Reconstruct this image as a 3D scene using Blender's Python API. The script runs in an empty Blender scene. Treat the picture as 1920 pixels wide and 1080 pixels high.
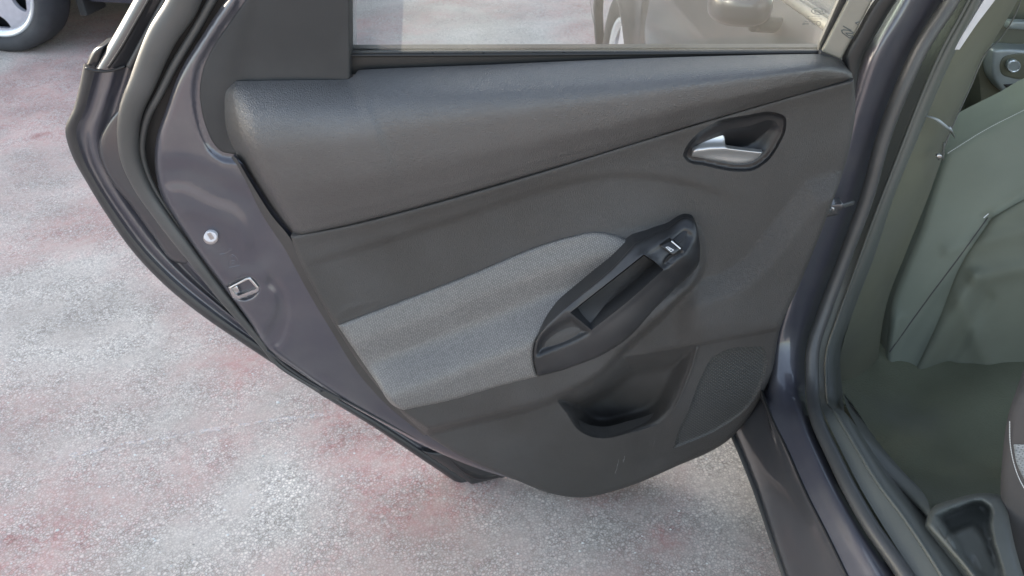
import bpy, math, random
import numpy as np
from mathutils import Vector, Matrix
from mathutils.geometry import delaunay_2d_cdt

S = bpy.context.scene
C = S.collection
R = math.radians
random.seed(7)

# ------------------------------------------------------------------ camera, sky, sun
FPX = 1500.0
PITCH = R(35)
CAM = np.array([0.0, 0.0, 1.36])
cd = bpy.data.cameras.new('camera')
cam = bpy.data.objects.new('camera', cd)
C.objects.link(cam)
cam.location = CAM
cam.rotation_euler = (R(90) - PITCH, 0, 0)
cd.sensor_width = 36
cd.lens = 36 * FPX / 1920
cd.clip_start = 0.02
cd.clip_end = 500
cd.dof.use_dof = True
cd.dof.focus_distance = 1.25
cd.dof.aperture_fstop = 11
S.camera = cam

SUN_EL, SUN_AZ = 17.0, -55.0            # azimuth from +Y, negative to the left
w = bpy.data.worlds.new('World')
S.world = w
w.use_nodes = True
nt = w.node_tree
bg = nt.nodes['Background']
sky = nt.nodes.new('ShaderNodeTexSky')
sky.sky_type = 'NISHITA'
sky.sun_disc = False
sky.sun_elevation = R(SUN_EL)
sky.sun_rotation = R(SUN_AZ)
sky.air_density = 1.0
sky.dust_density = 1.5
sky.ozone_density = 1.0
hs = nt.nodes.new('ShaderNodeHueSaturation')
hs.inputs['Saturation'].default_value = 0.68
nt.links.new(sky.outputs[0], hs.inputs['Color'])
nt.links.new(hs.outputs[0], bg.inputs['Color'])
bg.inputs['Strength'].default_value = 0.15
sl = bpy.data.lights.new('sun', 'SUN')
sl.energy = 4.6
sl.angle = R(0.5)
sl.color = (1.0, 0.90, 0.76)
so = bpy.data.objects.new('sun', sl)
C.objects.link(so)
sdir = Vector((math.sin(R(SUN_AZ)) * math.cos(R(SUN_EL)), math.cos(R(SUN_AZ)) * math.cos(R(SUN_EL)), math.sin(R(SUN_EL))))
so.rotation_euler = sdir.to_track_quat('Z', 'Y').to_euler()
so.location = sdir * 30
vs = S.view_settings
vs.view_transform = 'Standard'
vs.look = 'None'
vs.gamma = 1
vs.use_curve_mapping = False
vs.exposure = 2.1
S.cycles.max_bounces = 6
S.cycles.diffuse_bounces = 3
S.cycles.glossy_bounces = 3
S.cycles.transparent_max_bounces = 8

# ------------------------------------------------------------------ geometry helpers
cp, sp = math.cos(PITCH), math.sin(PITCH)
DOOR_Y = 1.15


def rays(p):
    p = np.asarray(p, float)
    a = (p[:, 0] - 960) / FPX
    b = (540 - p[:, 1]) / FPX
    return np.stack([a, cp + b * sp, -sp + b * cp], 1)


def onY(p, Y):
    d = rays(p)
    t = (np.asarray(Y, float) / d[:, 1])
    return CAM + d * t[:, None]


def onZ(p, Z):
    d = rays(p)
    t = ((np.asarray(Z, float) - CAM[2]) / d[:, 2])
    return CAM + d * t[:, None]


def door_map(p, d):                     # d: centimetres in front of the door plane
    return onY(p, DOOR_Y - np.asarray(d, float) / 100)


def z_map(z0):
    return lambda p, d: onZ(p, z0 + np.asarray(d, float) / 100)


def y_map(y0, lean=0.0):
    def f(p, d):
        p = np.asarray(p, float)
        dr = rays(p)
        # plane y = y0 + lean*(z-0.6) - d
        t = (y0 + lean * (CAM[2] - 0.6) - np.asarray(d, float) / 100) / (dr[:, 1] - lean * dr[:, 2])
        return CAM + dr * t[:, None]
    return f


def catmull(P, n, closed=False):
    P = np.asarray(P, float)
    m = len(P)
    if m < 3 and not closed:
        t = np.linspace(0, 1, n)[:, None]
        return P[0] * (1 - t) + P[-1] * t
    if closed:
        Q = np.vstack([P[-1], P, P[0], P[1]])
        segs = m
    else:
        Q = np.vstack([2 * P[0] - P[1], P, 2 * P[-1] - P[-2]])
        segs = m - 1
    out = []
    k = 12
    for i in range(segs):
        p0, p1, p2, p3 = Q[i:i + 4]
        for j in range(k):
            t = j / k
            # tangents scaled by neighbouring chord lengths to avoid overshoot
            d0 = np.linalg.norm((p1 - p0)[:2]) + 1e-6
            d1 = np.linalg.norm((p2 - p1)[:2]) + 1e-6
            d2 = np.linalg.norm((p3 - p2)[:2]) + 1e-6
            m1 = ((p1 - p0) / d0 * d1 + (p2 - p1) / d1 * d0) / (d0 + d1) * d1
            m2 = ((p2 - p1) / d1 * d2 + (p3 - p2) / d2 * d1) / (d1 + d2) * d1
            t2, t3 = t * t, t * t * t
            out.append((2 * t3 - 3 * t2 + 1) * p1 + (t3 - 2 * t2 + t) * m1 + (-2 * t3 + 3 * t2) * p2 + (t3 - t2) * m2)
    if not closed:
        out.append(Q[-2])
    else:
        out.append(out[0])
    out = np.array(out)
    s = np.concatenate([[0], np.cumsum(np.linalg.norm(np.diff(out[:, :2], axis=0), axis=1))])
    if out.shape[1] > 3 or s[-1] < 1e-9:
        s = np.arange(len(out), dtype=float)
    u = np.linspace(0, s[-1], n + (1 if closed else 0))
    if closed:
        u = u[:-1]
    return np.stack([np.interp(u, s, out[:, c]) for c in range(out.shape[1])], 1)


def outline(pts, step=6.0):
    """closed px outline; a point with a third value is a sharp corner"""
    n = len(pts)
    cor = [i for i, p in enumerate(pts) if len(p) > 2]
    if not cor:
        P = np.array([p[:2] for p in pts], float)
        L = np.linalg.norm(np.diff(np.vstack([P, P[:1]]), axis=0), axis=1).sum()
        return catmull(P, max(8, int(L / step)), True)
    out = []
    for a, i in enumerate(cor):
        j = cor[(a + 1) % len(cor)]
        idx = [i]
        k = i
        while True:
            k = (k + 1) % n
            idx.append(k)
            if k == j:
                break
        P = np.array([pts[q][:2] for q in idx], float)
        L = np.linalg.norm(np.diff(P, axis=0), axis=1).sum()
        out.append(catmull(P, max(2, int(L / step) + 1))[:-1])
    return np.vstack(out)


def segdist(p, poly, closed=True):
    p = np.asarray(p, float)
    A = poly
    B = np.roll(poly, -1, axis=0)
    if not closed:
        A, B = A[:-1], B[:-1]
    res = np.full(len(p), 1e9)
    for s in range(0, len(p), 4000):
        q = p[s:s + 4000]
        d = B - A
        l2 = (d ** 2).sum(1) + 1e-12
        t = ((q[:, None, :] - A[None]) * d[None]).sum(2) / l2
        t = np.clip(t, 0, 1)
        c = A[None] + t[..., None] * d[None]
        res[s:s + 4000] = np.sqrt(((q[:, None, :] - c) ** 2).sum(2).min(1))
    return res


def inside(p, poly):
    p = np.asarray(p, float)
    r = np.zeros(len(p), bool)
    x, y = p[:, 0], p[:, 1]
    A = poly
    B = np.roll(poly, -1, axis=0)
    for (x1, y1), (x2, y2) in zip(A, B):
        if y1 == y2:
            continue
        c = ((y1 > y) != (y2 > y)) & (x < (x2 - x1) * (y - y1) / (y2 - y1) + x1)
        r ^= c
    return r


def sdist(p, poly):
    d = segdist(p, poly)
    return np.where(inside(p, poly), d, -d)


def sm(t):
    t = np.clip(t, 0, 1)
    return t * t * (3 - 2 * t)


class TPS:
    def __init__(self, pts, reg=1e-3):
        P = np.array([(a / 100, b / 100) for a, b, _ in pts])
        v = np.array([c for _, _, c in pts], float)
        n = len(P)
        K = self.k(np.linalg.norm(P[:, None] - P[None], axis=2)) + reg * np.eye(n)
        Q = np.hstack([np.ones((n, 1)), P])
        M = np.block([[K, Q], [Q.T, np.zeros((3, 3))]])
        self.s = np.linalg.solve(M, np.concatenate([v, np.zeros(3)]))
        self.P = P

    @staticmethod
    def k(r):
        return np.where(r > 1e-9, r * r * np.log(np.maximum(r, 1e-9)), 0)

    def __call__(self, p):
        p = np.asarray(p, float) / 100
        K = self.k(np.linalg.norm(p[:, None] - self.P[None], axis=2))
        n = len(self.P)
        return K @ self.s[:n] + self.s[n] + p @ self.s[n + 1:]


def link(name, me, mat, parent=None, smooth=True, **props):
    o = bpy.data.objects.new(name, me)
    C.objects.link(o)
    if mat is not None:
        if isinstance(mat, (list, tuple)):
            for m_ in mat:
                me.materials.append(m_)
        else:
            me.materials.append(mat)
    if smooth:
        me.polygons.foreach_set('use_smooth', [True] * len(me.polygons))
    if parent is not None:
        o.parent = parent
        o.matrix_parent_inverse = Matrix.Identity(4)
        # all parents stand unrotated: keep world coordinates
        off = world_loc(parent)
        if off.length > 0:
            for v in me.vertices:
                v.co -= off
    for k_, v_ in props.items():
        o[k_] = v_
    return o


def world_loc(o):
    v = Vector((0, 0, 0))
    while o is not None:
        v += o.location
        o = o.parent
    return v


def mesh(name, V, F, mat, parent=None, uv=None, smooth=True, **props):
    me = bpy.data.meshes.new(name)
    me.from_pydata([tuple(map(float, v)) for v in V], [], [tuple(map(int, f)) for f in F])
    me.update()
    if uv is not None:
        l = me.uv_layers.new(name='UVMap')
        vi = np.empty(len(me.loops), dtype=np.int32)
        me.loops.foreach_get('vertex_index', vi)
        l.data.foreach_set('uv', np.asarray(uv, dtype=np.float32)[vi].ravel())
    return link(name, me, mat, parent, smooth, **props)


def std_uv(W3, ang=0.0):
    u, v = W3[:, 0], W3[:, 2] + 0.8 * W3[:, 1]
    c, s = math.cos(ang), math.sin(ang)
    return np.stack([u * c + v * s, -u * s + v * c], 1)


def patch(name, pts, dfun, mat, parent=None, step=10.0, bstep=5.0, holes=(), roll=None, rim=1.0,
          mapper=door_map, ang=0.0, rimdir=(0, 1, 0), raw=False, extra=(), **props):
    """smooth relief surface bounded by a clean outline, with an optional rolled edge and a rim going back"""
    poly = np.asarray(pts) if raw else outline(pts, bstep)
    hp = [np.asarray(h) for h in holes]
    rings = [poly] + hp
    rp = roll[0] if roll else 0
    P = []
    E = []
    for rg in rings:
        b = len(P)
        P += [tuple(q) for q in rg]
        E += [(b + i, b + (i + 1) % len(rg)) for i in range(len(rg))]
    nb = len(P)
    allb = np.vstack(rings)
    ins = []
    if rp:
        area = 0.5 * np.sum(poly[:, 0] * np.roll(poly[:, 1], -1) - np.roll(poly[:, 0], -1) * poly[:, 1])
        tg = np.roll(poly, -1, 0) - np.roll(poly, 1, 0)
        tg /= np.linalg.norm(tg, axis=1)[:, None] + 1e-9
        nn = np.stack([-tg[:, 1], tg[:, 0]], 1) * (1 if area > 0 else -1)
        for f in (0.12, 0.32, 0.62, 1.0):
            q = poly + nn * rp * f
            dd = segdist(q, poly)
            q = q[inside(q, poly) & (dd > rp * f * 0.9)]
            for h in hp:
                if len(q):
                    q = q[(~inside(q, h)) & (segdist(q, h) > step * 0.3)]
            ins.append(q)
    lo, hi = poly.min(0), poly.max(0)
    gx = np.arange(lo[0], hi[0], step)
    gy = np.arange(lo[1], hi[1], step * 0.866)
    G = np.array([(x + (step / 2 if j % 2 else 0), y) for j, y in enumerate(gy) for x in gx])
    G = G[inside(G, poly)]
    for h in hp:
        G = G[~inside(G, h)]
    if len(G):
        G = G[segdist(G, poly) > max(step * 0.45, rp * 1.25)]
    for h in hp:
        if len(G):
            G = G[segdist(G, h) > step * 0.45]
    ins.append(G)
    for q in extra:                      # denser points along features
        q = np.asarray(q)
        k = inside(q, poly)
        q = q[k]
        if len(q):
            q = q[segdist(q, poly) > 1.5]
        for h in hp:
            if len(q):
                q = q[(~inside(q, h)) & (segdist(q, h) > 1.5)]
        ins.append(q)
    for q in ins:
        P += [tuple(v) for v in q]
    vs_, _, fs, ov, _, _ = delaunay_2d_cdt([Vector(q) for q in P], E, [], 0, 1e-4, True)
    V2 = np.array([(v[0], v[1]) for v in vs_])
    F = np.array([list(f) for f in fs if len(f) == 3])
    cen = V2[F].mean(1)
    k = inside(cen, poly)
    for h in hp:
        k &= ~inside(cen, h)
    F = F[k]
    d = np.asarray(dfun(V2), float) * np.ones(len(V2))
    if rp:
        e = segdist(V2, poly)
        q = 1 - np.clip(e / rp, 0, 1)
        d = d - roll[1] * (1 - np.sqrt(np.maximum(0, 1 - q * q)))
    W3 = mapper(V2, d)
    # orient faces to the camera
    a, b_, c_ = W3[F[:, 0]], W3[F[:, 1]], W3[F[:, 2]]
    nrm = np.cross(b_ - a, c_ - a)
    flip = (nrm * (CAM - a)).sum(1) < 0
    F[flip] = F[flip][:, ::-1]
    uv = std_uv(W3, ang)
    V = list(W3)
    FF = [tuple(f) for f in F]
    UV = list(uv)
    if rim:
        inv = {}
        for newi, olds in enumerate(ov):
            for o_ in olds:
                inv[o_] = newi
        rd = np.array(rimdir, float) * rim / 100
        base = 0
        for rg in rings:
            n = len(rg)
            ids = [inv[base + i] for i in range(n)]
            top = []
            bot = []
            for i in ids:
                top.append(len(V)); V.append(W3[i]); UV.append(uv[i])
            for i in ids:
                bot.append(len(V)); V.append(W3[i] + rd); UV.append(uv[i] + 0.01)
            for i in range(n):
                j = (i + 1) % n
                FF.append((top[i], top[j], bot[j], bot[i]))
            base += n
    return mesh(name, V, FF, mat, parent, np.array(UV), **props)


def grid(name, W3, mat, parent=None, closed_u=False, uv=None, **props):
    nu, nv = W3.shape[:2]
    V = W3.reshape(-1, 3)
    F = []
    for i in range(nu - (0 if closed_u else 1)):
        for j in range(nv - 1):
            a = i * nv + j
            b = ((i + 1) % nu) * nv + j
            F.append((a, b, b + 1, a + 1))
    if uv is None:
        uv = std_uv(V)
    return mesh(name, V, F, mat, parent, uv, **props)


def go_on(pts):
    """members that leave the picture at the top go on upward along their own line"""
    p, q = pts[0], pts[1]
    if len(pts) > 3 and -70 <= p[1] <= -30 and q[1] >= -10:
        k = 270.0 / (q[1] - p[1])
        v = p[2:] if len(p) > 2 else ()
        if v and not isinstance(v[0], tuple):
            v = (v[0] + (p[2] - q[2]) * k,)
        return [(p[0] + (p[0] - q[0]) * k * 0.9, p[1] - 270.0) + tuple(v)] + list(pts)
    return list(pts)


def pix3(pts, dY):
    """px polyline with Y metres, or ('z', height), or ('d', cm before the door) -> 3D control points"""
    out = []
    for p in pts:
        q = np.array([[p[0], p[1]]], float)
        v = p[2] if len(p) > 2 else dY
        if isinstance(v, tuple):
            if v[0] == 'z':
                out.append(onZ(q, [v[1]])[0])
            else:
                out.append(door_map(q, [v[1]])[0])
        else:
            out.append(onY(q, [v])[0])
    return np.array(out)


def cat3(P, n):
    P = np.asarray(P, float)
    m = len(P)
    if m == 2:
        t = np.linspace(0, 1, n)[:, None]
        return P[0] * (1 - t) + P[1] * t
    L = np.concatenate([[0], np.cumsum(np.linalg.norm(np.diff(P, axis=0), axis=1))])
    Q = np.vstack([2 * P[0] - P[1], P, 2 * P[-1] - P[-2]])
    T = np.concatenate([[L[0] - (L[1] - L[0])], L, [L[-1] + (L[-1] - L[-2])]])
    out = []
    for u in np.linspace(0, L[-1], n):
        i = min(max(np.searchsorted(L, u, 'right') - 1, 0), m - 2)
        p0, p1, p2, p3 = Q[i:i + 4]
        t0, t1, t2, t3 = T[i:i + 4]
        h = t2 - t1
        m1 = ((p1 - p0) / (t1 - t0) * (t2 - t1) + (p2 - p1) / (t2 - t1) * (t1 - t0)) / (t2 - t0) * h
        m2 = ((p2 - p1) / (t2 - t1) * (t3 - t2) + (p3 - p2) / (t3 - t2) * (t2 - t1)) / (t3 - t1) * h
        s = (u - t1) / h
        out.append((2 * s**3 - 3 * s**2 + 1) * p1 + (s**3 - 2 * s**2 + s) * m1 + (-2 * s**3 + 3 * s**2) * p2 + (s**3 - s**2) * m2)
    return np.array(out)


def loft(name, curves, mat, parent=None, nu=80, nv=24, dY=DOOR_Y, sharp=False, **props):
    Cs = [cat3(pix3(go_on(c), dY), nu) for c in curves]
    A = np.stack(Cs, 1)                      # nu, ncurves, 3
    if sharp or len(Cs) == 2:
        k = len(Cs)
        t = np.linspace(0, k - 1, nv)
        i = np.minimum(t.astype(int), k - 2)
        f = (t - i)[None, :, None]
        W3 = A[:, i] * (1 - f) + A[:, i + 1] * f
    else:
        W3 = np.stack([cat3(A[i], nv) for i in range(nu)], 0)
    return grid(name, W3, mat, parent, **props)


def tube(name, pts, rad, mat, parent=None, n=60, sides=12, dY=DOOR_Y, world=False, flat=1.0, cap=True, **props):
    if not world:
        pts = go_on(pts)
    P = cat3(np.asarray(pts, float) if world else pix3(pts, dY), n)
    rad = np.atleast_1d(np.asarray(rad, float))
    rr = np.interp(np.linspace(0, 1, n), np.linspace(0, 1, len(rad)), rad)
    T = np.gradient(P, axis=0)
    T /= np.linalg.norm(T, axis=1)[:, None] + 1e-12
    a = np.array([0, 1, 0.0])
    if abs(T[0][1]) > 0.95:
        a = np.array([0, 0, 1.0])
    W3 = np.zeros((n, sides, 3))
    for i in range(n):
        a = a - T[i] * (a @ T[i])
        a /= np.linalg.norm(a)
        b = np.cross(T[i], a)
        for j in range(sides):
            th = 2 * math.pi * j / sides
            W3[i, j] = P[i] + rr[i] * (a * math.cos(th) * flat + b * math.sin(th))
    V = list(W3.reshape(-1, 3))
    F = []
    for i in range(n - 1):
        for j in range(sides):
            k = (j + 1) % sides
            F.append((i * sides + j, i * sides + k, (i + 1) * sides + k, (i + 1) * sides + j))
    if cap:
        F.append(tuple(range(sides))[::-1])
        F.append(tuple((n - 1) * sides + j for j in range(sides)))
    return mesh(name, V, F, mat, parent, std_uv(np.array(V)), **props)


def empty(name, loc=(0, 0, 0), parent=None, **props):
    o = bpy.data.objects.new(name, None)
    C.objects.link(o)
    o.location = Vector(loc)
    if parent is not None:
        o.location = Vector(loc) - world_loc(parent)
        o.parent = parent
    o.empty_display_size = 0.1
    for k_, v_ in props.items():
        o[k_] = v_
    return o


def box(name, lo, hi, mat, parent=None, bev=0.0, **props):
    import bmesh
    bm = bmesh.new()
    bmesh.ops.create_cube(bm, size=1)
    for v in bm.verts:
        v.co = Vector([(lo[i] + hi[i]) / 2 + v.co[i] * (hi[i] - lo[i]) for i in range(3)])
    if bev:
        bmesh.ops.bevel(bm, geom=list(bm.edges), offset=bev, segments=2, affect='EDGES', profile=0.5)
    me = bpy.data.meshes.new(name)
    bm.to_mesh(me)
    bm.free()
    return link(name, me, mat, parent, smooth=False, **props)


# ------------------------------------------------------------------ materials
def newmat(name):
    m = bpy.data.materials.new(name)
    m.use_nodes = True
    n = m.node_tree.nodes
    return m, n, m.node_tree.links, n['Principled BSDF']


def tex(n, l, kind, scale, coord='Object', detail=4, **kw):
    tc = n.new('ShaderNodeTexCoord')
    t = n.new(kind)
    l.new(tc.outputs[coord], t.inputs['Vector'])
    t.inputs['Scale'].default_value = scale
    if 'Detail' in t.inputs:
        t.inputs['Detail'].default_value = detail
    for k_, v_ in kw.items():
        setattr(t, k_, v_)
    return t


def ramp(n, l, src, stops):
    r = n.new('ShaderNodeValToRGB')
    e = r.color_ramp.elements
    e[0].position, e[0].color = stops[0][0], (*stops[0][1], 1)
    e[1].position, e[1].color = stops[-1][0], (*stops[-1][1], 1)
    for p_, c_ in stops[1:-1]:
        q = e.new(p_)
        q.color = (*c_, 1)
    l.new(src, r.inputs[0])
    return r


def mix(n, l, fac, a, b, blend='MIX'):
    m = n.new('ShaderNodeMix')
    m.data_type = 'RGBA'
    m.blend_type = blend
    if isinstance(fac, (int, float)):
        m.inputs[0].default_value = fac
    else:
        l.new(fac, m.inputs[0])
    for s_, v_ in ((6, a), (7, b)):
        if isinstance(v_, tuple):
            m.inputs[s_].default_value = (*v_, 1)
        else:
            l.new(v_, m.inputs[s_])
    return m.outputs[2]


def g3(v, t=(0, 0, 0)):
    return (v + t[0], v + t[1], v + t[2])


def plastic(name, col, rough=0.5, grain='fine', gs=1.0, dist=0.0006, spec=0.5, dust=0.12, coat=0.0):
    m, n, l, b = newmat(name)
    v = tex(n, l, 'ShaderNodeTexNoise', 9, detail=6)
    base = mix(n, l, v.outputs['Fac'], tuple(c * 0.82 for c in col), tuple(c * 1.18 for c in col))
    if dust:
        sp_ = tex(n, l, 'ShaderNodeTexVoronoi', 260)
        rr = ramp(n, l, sp_.outputs['Distance'], [(0.0, (1, 1, 1)), (0.09, (0, 0, 0))])
        big = tex(n, l, 'ShaderNodeTexNoise', 22, detail=5)
        rb = ramp(n, l, big.outputs['Fac'], [(0.52, (0, 0, 0)), (0.72, (1, 1, 1))])
        f = mix(n, l, 1.0, rr.outputs[0], rb.outputs[0], 'MULTIPLY')
        base = mix(n, l, f, base, g3(dust * 1.6))
        sm_ = tex(n, l, 'ShaderNodeTexNoise', 5.5, detail=8)
        rs = ramp(n, l, sm_.outputs['Fac'], [(0.45, (0, 0, 0)), (0.75, (0.35, 0.35, 0.35))])
        base = mix(n, l, rs.outputs[0], base, g3(dust))
    l.new(base, b.inputs['Base Color'])
    b.inputs['Specular IOR Level'].default_value = spec
    rn = tex(n, l, 'ShaderNodeTexNoise', 30, detail=5)
    mr = n.new('ShaderNodeMapRange')
    mr.inputs[3].default_value = rough - 0.06
    mr.inputs[4].default_value = rough + 0.08
    l.new(rn.outputs['Fac'], mr.inputs[0])
    l.new(mr.outputs[0], b.inputs['Roughness'])
    if coat:
        b.inputs['Coat Weight'].default_value = coat
        b.inputs['Coat Roughness'].default_value = 0.30
    if grain:
        if grain == 'leather':
            a = tex(n, l, 'ShaderNodeTexVoronoi', 330 * gs, feature='DISTANCE_TO_EDGE')
            # warp
            tc = n.new('ShaderNodeTexCoord')
            wn = n.new('ShaderNodeTexNoise')
            wn.inputs['Scale'].default_value = 120 * gs
            l.new(tc.outputs['Object'], wn.inputs['Vector'])
            mx = n.new('ShaderNodeVectorMath'); mx.operation = 'SCALE'
            mx.inputs['Scale'].default_value = 0.006
            l.new(wn.outputs['Color'], mx.inputs[0])
            ad = n.new('ShaderNodeVectorMath'); ad.operation = 'ADD'
            l.new(tc.outputs['Object'], ad.inputs[0]); l.new(mx.outputs[0], ad.inputs[1])
            l.new(ad.outputs[0], a.inputs['Vector'])
            h = ramp(n, l, a.outputs['Distance'], [(0.0, (0, 0, 0)), (0.25, (1, 1, 1))]).outputs[0]
        else:
            a = tex(n, l, 'ShaderNodeTexNoise', 650 * gs, detail=3)
            h = a.outputs['Fac']
        bp = n.new('ShaderNodeBump')
        bp.inputs['Strength'].default_value = 0.75 if grain == 'leather' else 0.35
        bp.inputs['Distance'].default_value = dist
        l.new(h, bp.inputs['Height'])
        l.new(bp.outputs[0], b.inputs['Normal'])
        if coat:
            l.new(bp.outputs[0], b.inputs['Coat Normal'])
    return m


def carpaint(name, col, rough=0.28, flake=True, dirt=0.1):
    m, n, l, b = newmat(name)
    v = tex(n, l, 'ShaderNodeTexNoise', 14, detail=7)
    rs = ramp(n, l, v.outputs['Fac'], [(0.45, (0, 0, 0)), (0.8, (0.5, 0.5, 0.5))])
    base = mix(n, l, rs.outputs[0], col, g3(dirt))
    l.new(base, b.inputs['Base Color'])
    b.inputs['Metallic'].default_value = 0.35
    b.inputs['Roughness'].default_value = rough + 0.15
    b.inputs['Coat Weight'].default_value = 1.0
    b.inputs['Coat Roughness'].default_value = 0.05
    w_ = tex(n, l, 'ShaderNodeTexNoise', 7, detail=2)
    bp = n.new('ShaderNodeBump')
    bp.inputs['Strength'].default_value = 0.12
    bp.inputs['Distance'].default_value = 0.003
    l.new(w_.outputs['Fac'], bp.inputs['Height'])
    l.new(bp.outputs[0], b.inputs['Coat Normal'])
    l.new(bp.outputs[0], b.inputs['Normal'])
    return m


def simple(name, col, rough=0.5, metal=0.0, spec=0.5, coat=0.0):
    m, n, l, b = newmat(name)
    v = tex(n, l, 'ShaderNodeTexNoise', 40, detail=6)
    base = mix(n, l, v.outputs['Fac'], tuple(c * 0.85 for c in col), tuple(min(1, c * 1.15) for c in col))
    l.new(base, b.inputs['Base Color'])
    b.inputs['Roughness'].default_value = rough
    b.inputs['Metallic'].default_value = metal
    b.inputs['Specular IOR Level'].default_value = spec
    b.inputs['Coat Weight'].default_value = coat
    return m


def weave(name, light, dark, cell=0.0037):
    m, n, l, b = newmat(name)
    tc = n.new('ShaderNodeTexCoord')
    t = n.new('ShaderNodeTexBrick')
    l.new(tc.outputs['UV'], t.inputs['Vector'])
    t.offset = 0.5
    t.inputs['Scale'].default_value = 1.0
    t.inputs['Brick Width'].default_value = cell
    t.inputs['Row Height'].default_value = cell * 0.72
    t.inputs['Mortar Size'].default_value = cell * 0.13
    t.inputs['Mortar Smooth'].default_value = 0.6
    t.inputs['Color1'].default_value = (*light, 1)
    t.inputs['Color2'].default_value = (*[c * 0.72 for c in light], 1)
    t.inputs['Mortar'].default_value = (*dark, 1)
    v = tex(n, l, 'ShaderNodeTexNoise', 12, detail=5)
    rv = ramp(n, l, v.outputs['Fac'], [(0.3, (0.94, 0.94, 0.94)), (0.7, (1.04, 1.04, 1.04))])
    base = mix(n, l, 1.0, t.outputs['Color'], rv.outputs[0], 'MULTIPLY')
    l.new(base, b.inputs['Base Color'])
    b.inputs['Roughness'].default_value = 0.38
    b.inputs['Specular IOR Level'].default_value = 0.75
    inv = n.new('ShaderNodeMath'); inv.operation = 'SUBTRACT'; inv.inputs[0].default_value = 1
    l.new(t.outputs['Fac'], inv.inputs[1])
    bp = n.new('ShaderNodeBump')
    bp.inputs['Strength'].default_value = 0.6
    bp.inputs['Distance'].default_value = 0.0008
    l.new(inv.outputs[0], bp.inputs['Height'])
    l.new(bp.outputs[0], b.inputs['Normal'])
    return m


def grille_mat(name, base_c, hole_c, cell=0.0052):
    m, n, l, b = newmat(name)
    tc = n.new('ShaderNodeTexCoord')
    t = n.new('ShaderNodeTexVoronoi')
    t.feature = 'F1'
    t.inputs['Scale'].default_value = 1 / cell
    t.inputs['Randomness'].default_value = 0.0
    t.voronoi_dimensions = '2D'
    mp = n.new('ShaderNodeMapping')
    mp.inputs['Rotation'].default_value[2] = R(45 - 8)
    l.new(tc.outputs['UV'], mp.inputs['Vector'])
    l.new(mp.outputs[0], t.inputs['Vector'])
    r = ramp(n, l, t.outputs['Distance'], [(0.26, hole_c), (0.36, base_c)])
    l.new(r.outputs[0], b.inputs['Base Color'])
    b.inputs['Roughness'].default_value = 0.45
    h = ramp(n, l, t.outputs['Distance'], [(0.2, (0, 0, 0)), (0.4, (1, 1, 1))])
    bp = n.new('ShaderNodeBump')
    bp.inputs['Strength'].default_value = 1.0
    bp.inputs['Distance'].default_value = 0.002
    l.new(h.outputs[0], bp.inputs['Height'])
    l.new(bp.outputs[0], b.inputs['Normal'])
    return m


def glass_mat(name, tint=(0.93, 0.96, 0.95), dust=0.06, rough=0.03):
    m, n, l, b = newmat(name)
    n.remove(b)
    out = n['Material Output']
    tr = n.new('ShaderNodeBsdfRefraction')
    tr.inputs['IOR'].default_value = 1.0
    tr.inputs['Roughness'].default_value = 0.0
    tr.inputs[0].default_value = (*tint, 1)
    gl = n.new('ShaderNodeBsdfGlossy')
    gl.inputs['Roughness'].default_value = rough
    fr = n.new('ShaderNodeFresnel')
    fr.inputs[0].default_value = 1.5
    mx = n.new('ShaderNodeMixShader')
    l.new(fr.outputs[0], mx.inputs[0])
    l.new(tr.outputs[0], mx.inputs[1])
    l.new(gl.outputs[0], mx.inputs[2])
    df = n.new('ShaderNodeBsdfDiffuse')
    df.inputs[0].default_value = (0.62, 0.64, 0.62, 1)
    tl = n.new('ShaderNodeBsdfTranslucent')
    tl.inputs[0].default_value = (0.75, 0.75, 0.68, 1)
    dd = n.new('ShaderNodeMixShader')
    dd.inputs[0].default_value = 0.6
    l.new(df.outputs[0], dd.inputs[1])
    l.new(tl.outputs[0], dd.inputs[2])
    no = tex(n, l, 'ShaderNodeTexNoise', 4, detail=9)
    r1 = ramp(n, l, no.outputs['Fac'], [(0.35, g3(dust * 0.5)), (0.7, g3(dust * 1.8))])
    vo = tex(n, l, 'ShaderNodeTexVoronoi', 190)
    r2 = ramp(n, l, vo.outputs['Distance'], [(0.0, g3(0.5)), (0.10, (0, 0, 0))])
    nn = tex(n, l, 'ShaderNodeTexNoise', 25, detail=3)
    r3 = ramp(n, l, nn.outputs['Fac'], [(0.5, (0, 0, 0)), (0.62, (1, 1, 1))])
    sp_ = mix(n, l, 1.0, r2.outputs[0], r3.outputs[0], 'MULTIPLY')
    f = mix(n, l, 1.0, r1.outputs[0], sp_, 'ADD')
    m2 = n.new('ShaderNodeMixShader')
    l.new(f, m2.inputs[0])
    l.new(mx.outputs[0], m2.inputs[1])
    l.new(dd.outputs[0], m2.inputs[2])
    l.new(m2.outputs[0], out.inputs[0])
    return m


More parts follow.
